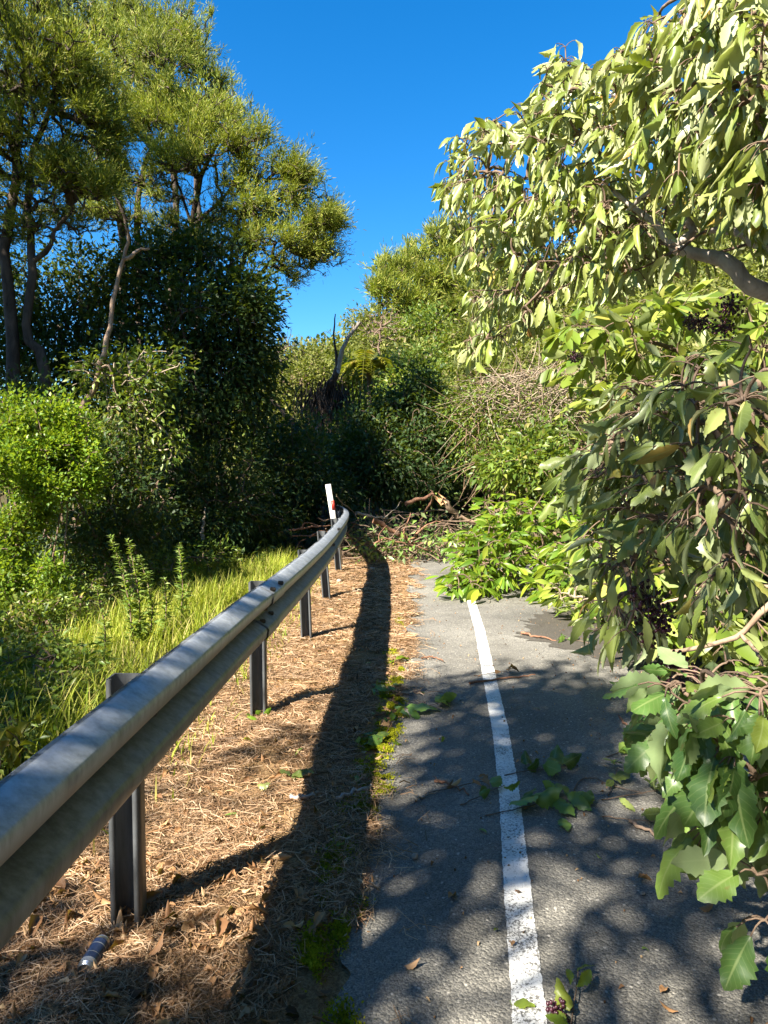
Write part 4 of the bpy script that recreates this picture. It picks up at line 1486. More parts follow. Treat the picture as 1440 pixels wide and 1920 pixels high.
tipsU = np.concatenate([tipsU, np.array([at(*e) for e in extra])])
rootU = at(1700, 640, 3.2)
limbsU = [
    (np.array([foot(2050, 900, 3.6), at(1850, 760, 3.5), at(1620, 620, 3.4), at(1440, 553, 3.3), at(1385, 520, 3.3), at(1355, 485, 3.35), at(1320, 478, 3.4), at(1270, 465, 3.45), at(1250, 440, 3.5), at(1220, 415, 3.55), at(1150, 362, 3.7)]), .055, .012),
    (np.array([at(1265, 462, 3.45), at(1300, 430, 3.45), at(1275, 400, 3.45), at(1258, 352, 3.45)]), .022, .014),
    (np.array([at(1620, 560, 3.2), at(1500, 500, 3.1), at(1430, 462, 3.05), at(1380, 436, 3.1), at(1330, 430, 3.15)]), .035, .014),
    (np.array([at(1560, 420, 2.9), at(1440, 330, 2.9), at(1330, 320, 3.2), at(1230, 350, 3.4), at(1140, 430, 3.7), at(1060, 500, 4.0)]), .02, .008),
    (np.array([at(1600, 330, 2.7), at(1440, 180, 2.7), at(1330, 140, 3.0), at(1200, 190, 3.4), at(1090, 150, 3.8)]), .018, .005),
    (np.array([at(1330, 320, 3.2), at(1180, 240, 3.5), at(1050, 260, 4.0), at(930, 270, 4.4)]), .012, .005),
    (np.array([at(1440, 80, 2.6), at(1360, 60, 2.7), at(1310, 10, 2.8), at(1290, -20, 2.8)]), .012, .005),
]
bough('leaning_tree', "leaning tree of pale wilted hanging leaves filling the upper right, with grey forked limb", foot(2050, 900, 3.6), limbsU, tipsU, 'wilt', LONG,
      [at(1370, 570, 3.1), at(1355, 610, 3.2), at(1310, 600, 3.3)], per=(4, 7), ll=(.075, .135), hang=1.0, petiole=.05, r_max=.009, sag=.07)

# bright bush behind
BK = [(1045, 600), (1080, 570), (1180, 555), (1300, 540), (1480, 540), (1480, 800), (1300, 800), (1180, 760), (1080, 740), (1040, 690)]
p2 = poly_pts(BK, 230)
tipsB = at(p2[:, 0], p2[:, 1], RNG.uniform(6.0, 7.6, len(p2)))
low = poly_pts([(1090, 800), (1480, 780), (1480, 1260), (1300, 1230), (1150, 1130), (1090, 1000)], 260)
tipsB = np.concatenate([tipsB, at(low[:, 0], low[:, 1], np.interp(low[:, 1], [800, 1250], [6.3, 4.3]) + RNG.uniform(-.3, .8, len(low)))])
tipsB[:, 2] = np.maximum(tipsB[:, 2], .12)
bb = foot(1520, 1000, 6.6)
bough('broadleaf_shrub', "lime green broadleaf shrub with dark berries behind the hanging boughs", bb,
      [(np.array([bb, at(1480, 900, 6.6), at(1400, 760, 6.7), at(1250, 650, 6.8), at(1130, 640, 6.8)]), .05, .012), (np.array([bb, at(1480, 1000, 6.0), at(1350, 1000, 5.8), at(1180, 980, 5.8)]), .035, .012),
       (np.array([at(1400, 760, 6.7), at(1420, 650, 6.6), at(1400, 580, 6.6)]), .03, .012)], tipsB, 'lime', [leaf_tpl(.2, .5, .25, .2, .1, 7, .06), leaf_tpl(.18, .5, .4, .35, .2, 7, .06, .4), leaf_tpl(.22, .5, .1, .1, .3, 7, .06, -.4)],
      [at(1078, 668, 5.7), at(1300, 690, 5.7), at(1330, 675, 5.7), at(1380, 640, 5.7), at(1290, 600, 5.8)], per=(5, 8), ll=(.15, .25), hang=.35, petiole=.06, r_max=.016, cat='shrub', bark='twig', spread=1.0)

# middle drooping bough
MD = [(1480, 690), (1340, 700), (1250, 730), (1140, 790), (1100, 850), (1075, 920), (1070, 985), (1110, 1000), (1130, 1080), (1140, 1120), (1190, 1110), (1230, 1090), (1290, 1060), (1340, 1010), (1480, 960)]
p2 = poly_pts(MD, 235)
p2 = p2[vnoise(p2[:, 0] / 62, p2[:, 1] / 62, 61) > .30]
p2 = p2[(p2[:, 0] < 1310) | (RNG.random(len(p2)) < .62)]
p2 = np.concatenate([p2, RNG.normal(0, 1, (9, 2)) * [18, 22] + [1345, 1130], RNG.normal(0, 1, (12, 2)) * [22, 28] + [1165, 1185], RNG.normal(0, 1, (5, 2)) * [25, 30] + [1420, 1080]])
dep = np.interp(p2[:, 0], [1060, 1250, 1440], [2.55, 2.15, 1.65]) + RNG.uniform(-.25, .35, len(p2))
tipsM = at(p2[:, 0], p2[:, 1] - 45, dep)
mbase = foot(1900, 1100, 2.4)
bough('drooping_bough', "shaded bough of long drooping leaves hanging beside the road at mid height", mbase,
      [(np.array([mbase, at(1750, 900, 2.3), at(1560, 760, 2.2), at(1400, 720, 2.2), at(1260, 760, 2.3), at(1160, 830, 2.45)]), .03, .007),
       (np.array([at(1640, 1000, 2.0), at(1500, 940, 2.0), at(1380, 930, 2.05), at(1260, 960, 2.2), at(1180, 1010, 2.3)]), .02, .006),
       (np.array([at(1560, 760, 2.2), at(1480, 820, 1.9), at(1400, 850, 1.85), at(1330, 900, 1.9)]), .016, .006)], tipsM, 'droop', LONG,
      [at(1215, 1120, 2.15), at(1240, 1160, 2.15), at(1270, 1245, 2.2), at(1220, 1180, 2.2), at(1255, 1285, 2.25)], per=(3, 7), ll=(.06, .13), hang=.85, petiole=.07, r_max=.01, bark='twig', cat='bough', spread=.9)

rb = empty('broken_branch', foot(1440, 1200, 3.6), "bare grey brown branch lying under the boughs at the right edge", 'branch', 'broken branches across the road')
for pts_, r_ in (([(1520, 1080, 3.5), (1440, 1140, 3.5), (1390, 1190, 3.55), (1310, 1212, 3.6), (1240, 1225, 3.8)], .02), ([(1500, 1100, 3.8), (1340, 1106, 3.9), (1240, 1135, 4.0), (1180, 1160, 4.1)], .012), ([(1390, 1190, 3.55), (1420, 1225, 3.4), (1440, 1260, 3.3)], .012)):
    mb = MB()
    limb(mb, [np.maximum(at(*p), [-9, -9, .02]) for p in pts_], r_, r_ * .5, 14, 7, r_ * .3)
    mb.build('limb', M['bark_tan'], rb, True)

# lower spray of broad serrated leaves
LW = [(1240, 1290), (1300, 1265), (1480, 1260), (1480, 1640), (1400, 1600), (1330, 1560), (1270, 1470), (1250, 1400), (1200, 1330)]
p2 = poly_pts(LW, 56) + [32, 0]
dep = np.interp(p2[:, 0], [1180, 1440], [1.65, 1.30]) + RNG.uniform(-.1, .15, len(p2))
tipsL = np.concatenate([at(p2[:, 0], p2[:, 1] - 30, dep), np.array([at(1435, 1725, 1.25), at(1350, 1540, 1.4), at(1330, 1560, 1.45), at(1320, 1290, 1.5), at(1245, 1310, 1.75), at(1420, 1640, 1.25)])])
lbase = foot(1850, 1500, 1.8)
bough('serrated_spray', "nearest spray of broad toothed leaves reaching in low at the right edge", lbase,
      [(np.array([lbase, at(1700, 1350, 1.6), at(1560, 1300, 1.5), at(1430, 1300, 1.5), at(1320, 1310, 1.5)]), .016, .005), (np.array([at(1700, 1500, 1.4), at(1560, 1480, 1.35), at(1440, 1490, 1.35), at(1360, 1510, 1.38)]), .010, .004),
       (np.array([at(1600, 1760, 1.2), at(1520, 1730, 1.22), at(1450, 1712, 1.24)]), .006, .003)], tipsL, 'broad', BROAD, [at(1262, 1275, 1.75)],
      per=(3, 5), ll=(.075, .12), hang=.8, petiole=.06, r_tip=.0022, r_max=.006, bark='twig', cat='bough', spread=.8)

# fallen leafy branch on the road
k = 330
c_ = np.concatenate([ell((1.35, 8.9, .35), (.55, .9, .45), 120), ell((1.75, 9.6, .75), (.55, .8, .5), 90), ell((2.2, 8.1, .3), (.6, .8, .4), 100), ell((2.6, 9.4, .8), (.7, .9, .6), 90), ell((1.0, 8.4, .15), (.35, .5, .18), 40)])
c_[:, 2] = np.maximum(np.abs(c_[:, 2]), .04)
fb = np.array([3.6, 9.6, .3])
bough('fallen_branch', "bright green leafy branch fallen over the white line ahead", fb,
      [(np.array([fb, [3.0, 9.4, .6], [2.4, 9.2, .55], [1.7, 9.0, .4], [1.2, 8.7, .22]]), .045, .012), (np.array([[2.8, 9.3, .6], [2.5, 8.7, .35], [2.2, 8.2, .25]]), .025, .008),
       (np.array([[2.4, 9.2, .55], [2.0, 9.5, .8], [1.7, 9.7, .95]]), .02, .008)], c_, 'bright_leaf', [leaf_tpl(.15, .5, .25, .25, .1, 6, .04), leaf_tpl(.13, .5, .4, .4, .2, 6, .04, .4)],
      per=(6, 9), ll=(.13, .21), hang=.35, petiole=.05, r_tip=.005, bark='twig', cat='fallen branch', spread=1.0)
c_ = np.concatenate([ell((2.1, 6.9, .28), (.5, .5, .3), 60), ell((2.7, 6.6, .4), (.6, .6, .4), 70), ell((2.5, 7.4, .6), (.6, .6, .5), 70)])
c_[:, 2] = np.maximum(np.abs(c_[:, 2]), .04)
fb = np.array([3.5, 6.9, .3])
bough('fallen_branch', "yellowish leafy branch slumped on the dirt right of the bright green one", fb,
      [(np.array([fb, [3.0, 6.8, .5], [2.5, 6.9, .4], [2.0, 6.9, .2]]), .04, .01), (np.array([[3.0, 6.8, .5], [2.7, 7.2, .6], [2.4, 7.5, .65]]), .02, .008)], c_, 'lime',
      [leaf_tpl(.17, .5, .25, .25, .1, 6, .04), leaf_tpl(.15, .5, .4, .4, .2, 6, .04, .4)], per=(5, 8), ll=(.11, .18), hang=.4, petiole=.05, r_tip=.005, bark='dry_twig', twig='dry_twig', cat='fallen branch', spread=1.0)


# ------------------------------------------------------------------ trees behind the viewer whose shade falls on the road
def shade_tree(label, base, spots, h=6.5):
    """spots: (ground X, ground Y, radius, height, n): leaf masses whose shadow falls there"""
    base = np.array(base, float)
    tips = []
    for gx_, gy_, r, hh, n in spots:
        c0 = np.array([gx_, gy_, 0]) + SUN_DIR * (hh / SUN_DIR[2])
        tips.append(ell(c0, (r, r, r * .45), n, 2.6))
    tips = np.concatenate(tips)
    t = tips.mean(0)
    tr = [(np.array([base, base * .5 + t * .5 + [.2, -.3, .4], t]), .16, .07)]
    return plant('shade_tree', label, 'tree', base, [], tips, lambda mb, P, o: leaf_crown(mb, P, o, 14, .3, .13, .24, .25), M['bark_dark'], M['dark_leaf'], 'trees overhanging the path from behind', tr, .006, .05, .42, .06, M['bark_dark'], .25)


speck = np.random.default_rng(77)


def specks(x0, x1, y0, y1, n, h=6.3, r=(.10, .24)):
    return [(speck.uniform(x0, x1), speck.uniform(y0, y1), speck.uniform(*r), h + speck.uniform(-.4, .4), 7) for _ in range(n)]


shade_tree("tree behind the viewpoint shading the asphalt and white line", (-4.2, -3.2, -.3),
           [(.75, 3.9, .55, 6.5, 70), (1.15, 4.3, .4, 6.6, 50), (.35, 4.6, .35, 6.4, 30), (.55, 3.4, .3, 6.3, 26), (.72, 3.4, .28, 6.4, 24), (1.7, 3.1, .4, 6.6, 22),
            (1.15, 4.8, .4, 6.5, 30), (.9, 2.7, .25, 6.2, 12), (.9, 1.3, .3, 6, 12)] + [q_ for q_ in specks(.0, 1.15, 1.35, 3.2, 15, 6.3, (.08, .19)) if not (q_[0] < .42 and q_[1] < 2.5)])
shade_tree("tree behind the viewpoint shading the near end of the guardrail", (-5.4, -3.4, -.4),
           [(-.9, 1.75, .35, 5.8, 22), (-.45, 1.7, .3, 5.8, 18), (-1.4, 1.9, .4, 5.8, 26), (-.9, 1.0, .4, 5.8, 24), (-.4, .9, .3, 6, 14), (-.3, 3.7, .2, 6, 12), (-1.6, 1.2, .5, 5.8, 36), (-2.6, 2.4, .7, 5.8, 60), (-2.1, 3.5, .65, 6, 60), (-3.2, 3.8, .9, 6, 90), (-2.5, 4.5, .7, 6, 80), (-3.1, 5.3, .7, 6, 70), (-1.7, 2.7, .5, 6, 40)] + specks(-1.7, -.1, 1.0, 2.15, 7, 5.9))
def sky_block_tree(label, base, blobs):  # unseen trees added to cut the sky's fill light
    base = np.array(base, float)
    tips = np.concatenate([ell(c, r, n, 2.6) for c, r, n in blobs])
    t = tips.mean(0)
    plant('shade_tree', label, 'tree', base, [], tips, lambda mb, P, o: leaf_crown(mb, P, o, 14, .46, .30, .3, .25), M['bark_dark'], M['dark_leaf'],
          'trees overhanging the path from behind', [(np.array([base, base * .5 + t * .5, t]), .16, .07)], .006, .05, .42, .06, M['bark_dark'], .25)


sky_block_tree("unseen dense tree added behind the viewpoint on the right to block skylight", (3.2, -3.5, 0), [((3.4, -3.5, 4.5), (1.8, 1.6, 2.2), 260), ((4.6, -.4, 4.6), (1.4, 1.6, 2.0), 200), ((3.2, -3.4, 1.6), (1.8, 1.2, 1.6), 160), ((5.0, -1, 1.6), (1.2, 1.8, 1.6), 120)])
sky_block_tree("unseen dense tree added straight behind the viewpoint to block skylight", (.2, -6.5, 0), [((.2, -6.5, 3.0), (2.4, 1.2, 3.0), 320), ((-3.5, -6.0, 2.5), (1.6, 1.4, 2.4), 160)])
sky_block_tree("unseen high tree added over the path behind the viewpoint to block skylight", (7.0, -1.5, 2), [((2.6, -1.0, 8.2), (2.6, 2.6, .9), 300), ((5.6, 1.0, 8.8), (2.4, 3.0, 1.0), 300), ((1.4, -5.2, 8), (3.6, 2.2, 1.0), 300), ((2.2, 2.4, 8.9), (1.8, 1.6, .6), 150)])  # added canopy outside the frame, dims skylight on the road
sky_block_tree("unseen high tree added above the frame ahead of the viewpoint to block skylight", (8.5, 7.0, 3.5), [((4.2, 5.0, 10.2), (2.8, 2.6, .8), 320), ((4.6, 8.6, 11.2), (2.8, 2.2, .8), 280), ((7.0, 6.0, 9.5), (2.0, 4.0, 1.6), 260)])
sky_block_tree("unseen tall tree added left of the view to block low skylight", (-8.6, 7.5, -.5), [((-8.6, 7.4, 3.0), (1.2, 1.8, 2.4), 260), ((-8.8, 7.8, 7.0), (1.3, 2.0, 2.2), 260)])  # added to cover the low sky on the left
sky_block_tree("unseen bushy tree added left of the view to block skylight", (-4.6, .6, -.3), [((-4.6, .4, 1.6), (1.0, 1.6, 1.5), 180), ((-4.4, 2.6, 1.0), (.8, 1.0, 1.0), 90)])
# crowns left of the frame that keep the middle in shade
for lab, spots in (("tall tree left of the view shading the bushes behind the guardrail", [(-.8, 13.6, 1.3, 8, 130), (.8, 14.2, 1.3, 8, 120), (-2.4, 13, 1.2, 8, 110), (-.2, 15.6, 1.2, 9, 90), (.2, 12.9, .8, 8, 60), (-1.7, 12.2, .9, 8, 70)]),
                   ("tall tree left of the view shading the understorey", [(-4.6, 10.5, 1.3, 7.5, 110), (-3.4, 12, 1.2, 8, 110), (-5.8, 9.0, 1.3, 7, 100), (-2.9, 10.4, .8, 7.4, 50)])):
    c0 = np.array([spots[0][0], spots[0][1], 0]) + SUN_DIR * (spots[0][3] / SUN_DIR[2])
    shade_tree(lab, (c0[0] - .6, c0[1] - .3, -.5), spots)


# ------------------------------------------------------------------ grass, weeds, straw, moss
def blades(mb, base, h, w, lean, bend=.5):
    n = len(base)
    az = RNG.uniform(0, 2 * math.pi, n)
    dirv = np.stack([np.cos(az), np.sin(az), np.zeros(n)], 1)
    side = np.stack([-np.sin(az), np.cos(az), np.zeros(n)], 1)
    t = np.array([0, .4, .75, 1.0])
    k = len(t)
    hor = (lean * (t[None] ** 2 * bend + t[None] * .25))[:, :]
    P = base[:, None] + dirv[:, None] * (h[:, None] * hor)[:, :, None]
    P = P + np.array([0, 0, 1.0]) * (h[:, None] * (t - .25 * t * t * lean)[:, :] if np.ndim(lean) == 2 else h[:, None] * t[None])[:, :, None]
    wt = np.array([1, .85, .55, .05])
    A = P - side[:, None] * (w[:, None] * wt[None])[:, :, None]
    B = P + side[:, None] * (w[:, None] * wt[None])[:, :, None]
    V = np.stack([A, B], 2).reshape(-1, 3)
    q = np.array([[2 * i, 2 * i + 1, 2 * i + 3, 2 * i + 2] for i in range(k - 1)])
    mb.add(V, (q[None] + (np.arange(n) * 2 * k)[:, None, None]).reshape(-1, 4))


def grass():
    mb = MB()
    n = 26000
    y = RNG.uniform(2.6, 11.4, n)
    x = rail_x(y) - .22 - RNG.random(n) ** 1.1 * np.interp(y, [2.5, 6, 11], [2.6, 2.4, 2.0])
    dens = vnoise(x * 1.3, y * 1.3, 12)
    keep = (dens > .25)
    near_rail = rail_x(y) - x
    keep &= ~((y < 4.6) & (RNG.random(n) < .35))
    keep &= ~((near_rail < .5) & (RNG.random(n) < .75))
    x, y, near_rail = x[keep], y[keep], near_rail[keep]
    z = ground_h(x, y)
    h = RNG.uniform(.10, .36, len(x)) * np.clip(near_rail * 1.2, .35, 1.15) * (.7 + .6 * vnoise(x * 2, y * 2, 13))
    lean = RNG.uniform(.2, 1.1, (len(x), 1))
    blades(mb, np.stack([x, y, z - .01], 1), h, RNG.uniform(.0025, .006, len(x)), lean, .6)
    tag(mb.build('grass', M['grass']), "long yellow green grass behind the guardrail", "grass", kind='stuff')


grass()


def weed(label, px, d, h, lean=(0, 0), n_leaf=70, mat='weed_leaf', group='tall feathery weeds in the grass', ll=.10):
    base = foot(px[0], px[1], d)
    root = empty('tall_weed', base, label, 'weed', group)
    mb = MB()
    top = base + np.array([lean[0], lean[1], h])
    p = limb(mb, [base, base * .5 + top * .5 + [RNG.normal(0, .03), 0, 0], top], .008, .003, 14, 6, .003)
    mb.build('stem', M['twig'], root, True)
    t = RNG.random(n_leaf) ** .8 * .93 + .07
    idx = t * (len(p) - 1)
    i0_ = np.minimum(idx.astype(int), len(p) - 2)
    pos = p[i0_] + (p[i0_ + 1] - p[i0_]) * (idx - i0_)[:, None]
    az = RNG.uniform(0, 2 * math.pi, n_leaf)
    d_ = unit(np.stack([np.cos(az), np.sin(az), RNG.uniform(.3, 1.0, n_leaf)], 1))
    R = frames(d_, np.array([0, 0, 1.0]) + RNG.normal(0, .4, (n_leaf, 3)))
    v, q, tt = small_leaf_tpl(.13, .05, .3)
    mb = MB()
    scatter(mb, v, q, pos, R, ll * RNG.uniform(.6, 1.3, n_leaf) * (1.2 - .8 * t), tt)
    mb.build('leaves', M[mat], root)


weed("leaning feathery weed, tallest of the clump in the grass", (252, 1190), 5.9, .98, (-.20, .05), 260)
weed("upright feathery weed right of the leaning one", (262, 1190), 5.95, .94, (-.10, .05), 240)
weed("feathery weed at the right of the tall clump", (280, 1180), 6.0, .80, (-.07, 0), 220)
weed("single upright weed near the dark shrubs", (338, 1150), 6.6, .84, (.0, 0), 200)
weed("thin upright weed with bare lower stem before the shaded shrub", (184, 1255), 5.0, .72, (.0, 0), 130)
weed("low leaning weed at the left of the grass", (130, 1260), 5.1, .5, (-.14, 0), 90)
weed("short feathery weed between the tall clump and the single weed", (305, 1170), 6.3, .55, (.02, 0), 130)
weed("grey seeding weed beside the dry stick", (400, 1060), 9.4, .62, (.1, 0), 60, 'olive_leaf')
weed("bushy weed at the far edge of the grass", (440, 1070), 9.0, .5, (.05, 0), 160, 'mid_leaf', ll=.13)
weed("short bushy weed near the end of the grass", (495, 1060), 9.6, .38, (.0, 0), 120, 'mid_leaf', ll=.12)

# small yellow-leaved seedling in the lower left
sd = empty('seedling', foot(30, 1450, 3.05), "small seedling with yellow green leaves behind the near end of the rail", "seedling")
mb = MB()
c0 = at(35, 1385, 3.05)
limb(mb, [np.array(sd.location), (np.array(sd.location) + c0) / 2 + [.01, 0, 0], c0], .005, .003, 6, 6)
tipsS = c0 + RNG.normal(0, .035, (7, 3))
for tp in tipsS:
    limb(mb, [c0, tp], .0025, .0015, 4, 5)
mb.build('stem', M['twig'], sd, True)
lm = MB()
for tp in tipsS:
    n = 3
    d_ = unit(RNG.normal(0, 1, (n, 3)) * [1, 1, .4])
    v, q, uv = LITTER[0]
    scatter(lm, v, q, np.tile(tp, (n, 1)), frames(d_, np.tile([0, 0, 1.0], (n, 1))), RNG.uniform(.06, .09, n), None, uv)
lm.build('leaves', M['fern'], sd, True)


def straw():
    mb = MB()
    n = 150000
    y = 1.2 + RNG.random(n) ** 1.7 * 11.5
    lo = rail_x(y) - .55
    hi = road_x(y) + .03
    x = lo + RNG.random(n) * (hi - lo)
    x = np.where(RNG.random(n) < .07, hi - .06 + np.abs(RNG.normal(0, .10, n)), x)
    # thinner next to the asphalt
    clump = vnoise(x * 5, y * 5, 31)
    keep = (clump > RNG.random(n) * .8)
    keep &= ~((x > hi - .16) & (vnoise(x * 9, y * 6, 35) > .5))
    x, y = x[keep], y[keep]
    n = len(x)
    z = ground_h(x, y)
    z = np.where(x > road_x(y) - .02, 0.003, z)
    az = RNG.uniform(0, 2 * math.pi, n) + 1.5 * vnoise(x * 2, y * 2, 33)
    L = RNG.uniform(.03, .12, n) * np.interp(y, [2, 10], [1, 1.5])
    d = np.stack([np.cos(az), np.sin(az), RNG.normal(0, .10, n)], 1)
    side = np.stack([-np.sin(az), np.cos(az), np.zeros(n)], 1)
    w = RNG.uniform(.0005, .0013, n) * np.interp(y, [2, 10], [1, 2.6])
    a = np.stack([x, y, z + .004 + RNG.random(n) * .02], 1)
    t = np.array([-.5, 0, .5])
    P = a[:, None] + d[:, None] * (L[:, None] * t[None])[:, :, None]
    P[:, 1] += side * (RNG.normal(0, .2, n) * L)[:, None]
    P[:, 1, 2] += RNG.uniform(0, .012, n)
    up = side * w[:, None] + np.array([0, 0, 1.0]) * (RNG.normal(0, .5, n) * w)[:, None]
    V = np.stack([P - up[:, None], P + up[:, None]], 2).reshape(-1, 3)
    q = np.array([[0, 1, 3, 2], [2, 3, 5, 4]])
    mb.add(V, (q[None] + (np.arange(n) * 6)[:, None, None]).reshape(-1, 4))
    tag(mb.build('straw', M['straw']), "dry needles and straw covering the verge", "dry litter", kind='stuff')


straw()


def litter():
    mb = MB()
    n = 1500
    y = 1.2 + RNG.random(n) ** 1.8 * 10.5
    x = rail_x(y) - .5 + RNG.random(n) * (road_x(y) - rail_x(y) + .5)
    extra_y = RNG.uniform(1.2, 2.6, 380)
    extra_x = RNG.uniform(-1.5, -.15, 380)
    x = np.concatenate([x, extra_x])
    y = np.concatenate([y, extra_y])
    n = len(x)
    z = ground_h(x, y) + RNG.uniform(.006, .028, n)
    az = RNG.uniform(0, 2 * math.pi, n)
    d = np.stack([np.cos(az), np.sin(az), RNG.normal(0, .25, n)], 1)
    R = frames(d, np.array([0, 0, 1.0]) + RNG.normal(0, .45, (n, 3)))
    which = RNG.integers(0, 3, n)
    s = RNG.uniform(.018, .05, n)
    s[-380:] = RNG.uniform(.03, .085, 380)
    for k_, (v, q, uv) in enumerate(LITTER):
        m_ = which == k_
        scatter(mb, v, q, np.stack([x, y, z], 1)[m_], R[m_], s[m_])
    kt = 170
    yt = 1.2 + RNG.random(kt) ** 1.6 * 10
    xt = rail_x(yt) - .45 + RNG.random(kt) * (road_x(yt) - rail_x(yt) + .5)
    at_ = np.stack([xt, yt, np.maximum(ground_h(xt, yt), 0) + .016], 1)
    az = RNG.uniform(0, 6.28, kt)
    Lt = RNG.uniform(.05, .22, kt)
    tt_ = np.linspace(-.5, .5, 5)
    Pt = at_[:, None] + np.stack([np.cos(az), np.sin(az), RNG.normal(0, .05, kt)], 1)[:, None] * (Lt[:, None] * tt_[None])[:, :, None] + RNG.normal(0, .004, (kt, 5, 3))
    tubes(mb, Pt, RNG.uniform(.0015, .005, kt)[:, None] * np.linspace(1, .5, 5)[None], 5)
    n2 = 2600
    y2 = 1.2 + RNG.random(n2) ** 1.8 * 10
    x2 = rail_x(y2) - .5 + RNG.random(n2) * (road_x(y2) - rail_x(y2) + .58)
    kk = vnoise(x2 * 4, y2 * 4, 51) > .42
    x2, y2 = x2[kk], y2[kk]
    az2 = RNG.uniform(0, 6.28, len(x2))
    R2 = frames(np.stack([np.cos(az2), np.sin(az2), RNG.normal(0, .3, len(x2))], 1), np.array([0, 0, 1.0]) + RNG.normal(0, .6, (len(x2), 3)))
    scatter(mb, LITTER[1][0], LITTER[1][1], np.stack([x2, y2, np.maximum(ground_h(x2, y2), 0) + RNG.uniform(.008, .03, len(x2))], 1), R2, RNG.uniform(.012, .034, len(x2)))
    tag(mb.build('leaf_litter', M['dead_leaf'], smooth=True), "curled dead brown leaves strewn over the verge", "leaf litter", kind='stuff')


litter()


def moss():
    mb = MB()
    spots = []
    for _ in range(46):
        y_ = RNG.uniform(1.5, 5.2)
        spots.append((float(road_x(y_)) - .03 + RNG.normal(0, .04), y_, RNG.uniform(.025, .07), RNG.uniform(.04, .13)))
    spots += [(-.12, 3.0, .08, .16), (-.14, 2.75, .07, .12), (-.1, 3.4, .06, .14), (.14, 7, .05, .3), (.05, 5.6, .05, .25)]
    for sx, sy, rx, ry in spots:
        n = int(52000 * rx * ry * 4)
        p = RNG.normal(0, .5, (n, 2)) * [rx, ry] + [sx, sy]
        f = vnoise(p[:, 0] * 22, p[:, 1] * 22, 41) > .42
        p = p[f]
        n = len(p)
        z = np.maximum(ground_h(p[:, 0], p[:, 1]), 0.0) + .004 + .014 * vnoise(p[:, 0] * 30, p[:, 1] * 30, 43)
        d = unit(RNG.normal(0, 1, (n, 3)) * [1, 1, .4] + [0, 0, .9])
        v, q, t = small_leaf_tpl(.3)
        scatter(mb, v, q, np.stack([p[:, 0], p[:, 1], z], 1), frames(d, rand_dir(n)), RNG.uniform(.006, .015, n), t)
    tag(mb.build('moss', M['moss']), "bright yellow green moss along the asphalt edge", "moss", kind='stuff')


moss()


# ------------------------------------------------------------------ small things on the ground
def sprig(label, px, n, ll, tpls=BROAD, mat='broad', heading=None, spread=.06, up=.35, name='leaf_sprig', group='torn green sprigs on the ground', cat='sprig'):
    c0 = gnd(*px)
    c0[2] = 0.006 if c0[0] > road_x(c0[1]) else float(ground_h(c0[0], c0[1])) + .012
    root = empty(name, c0, label, cat, group)
    az0 = RNG.uniform(0, 6.28) if heading is None else heading
    ax = np.array([math.cos(az0), math.sin(az0), 0])
    L = .035 * n ** .7 + .04
    mb = MB()
    p = limb(mb, [c0 - ax * L, c0 + [0, 0, .012], c0 + ax * L + [0, 0, .02]], .003, .0015, 10, 5, .002)
    mb.build('stem', M['twig'], root, True)
    lm = MB()
    for i in range(n):
        b = p[RNG.integers(2, 10)] + np.append(RNG.normal(0, .012, 2), RNG.uniform(0, .015))
        az = az0 + RNG.normal(0, 1.0)
        d = unit(np.array([[math.cos(az), math.sin(az), RNG.uniform(-.05, up)]]))
        nn = np.array([[-.15, -.45, 1.0]]) + RNG.normal(0, .45, (1, 3))
        v, q, uv = tpls[RNG.integers(0, len(tpls))]
        s = ll * RNG.uniform(.85, 1.6)
        scatter(lm, v + [0, 0, .05], q, b[None] + [[0, 0, .006]], frames(d, nn), np.array([s]), None, uv)
    lm.build('leaves', M[mat], root, True)


sprig("torn green sprig lying across the white line", (985, 1520), 8, .105, mat='fallen_leaf', heading=.3)
sprig("dark green sprig on the asphalt just above the one on the line", (1010, 1450), 7, .10, mat='broad', heading=.2, up=.5)
sprig("torn sprig with several pale leaves at the left road edge", (765, 1335), 10, .115, mat='fallen_leaf', heading=.4)
sprig("small sprig at the road edge beyond the rail shadow", (738, 1248), 4, .09, mat='bright_leaf', heading=.8)
sprig("sprig with dead brown leaves in the shaded lane", (865, 1480), 6, .05, LITTER, 'dead_leaf', .3)
sprig("dark leafy sprig on the asphalt near the right branches", (1195, 1495), 7, .08, mat='droop', heading=.2)
sprig("dark twig with leaves below the leafy sprig at right", (1190, 1545), 4, .08, mat='droop', heading=-.4)
sprig("cluster of yellow green leaves at the very bottom beside the line", (1072, 1915), 6, .055, mat='lime', heading=1.2, up=.9)
sprig("low green sprig in the shaded verge", (515, 1475), 5, .06, mat='droop', heading=.4)
sprig("tiny green plant at the foot of the second post", (478, 1358), 5, .05, mat='bright_leaf', heading=.1)
sprig("leafy sprig in the rail shadow at the near road edge", (690, 1400), 6, .075, mat='fallen_leaf', heading=.9)
sprig("two leaved green sprig on the shaded verge edge", (705, 1300), 5, .08, mat='fallen_leaf', heading=.3)
sprig("yellow green weed tuft growing at the asphalt edge", (728, 1372), 6, .055, mat='bright_leaf', heading=1.4, up=1.0)
sprig("small green sprig in the lane left of the line near the withered leaves", (905, 1497), 4, .075, mat='fallen_leaf', heading=.6)
sprig("curled sprig at the foot of the toothed spray", (1180, 1410), 6, .07, mat='fallen_leaf', heading=.5)
sprig("pale torn sprig on the asphalt below the fallen branch", (1085, 1205), 6, .08, mat='fallen_leaf', heading=2.5)
sprig("dark sprig in the shade right of the lime leaf", (1150, 1470), 5, .075, mat='droop', heading=1.1)
sprig("withered brown sprig beside the white line far ahead", (925, 1266), 5, .05, LITTER, 'dead_leaf', .2)
berry_root = empty('berry_sprig', gnd(1050, 1912), "dark berry cluster on the asphalt at the bottom edge", "berries")
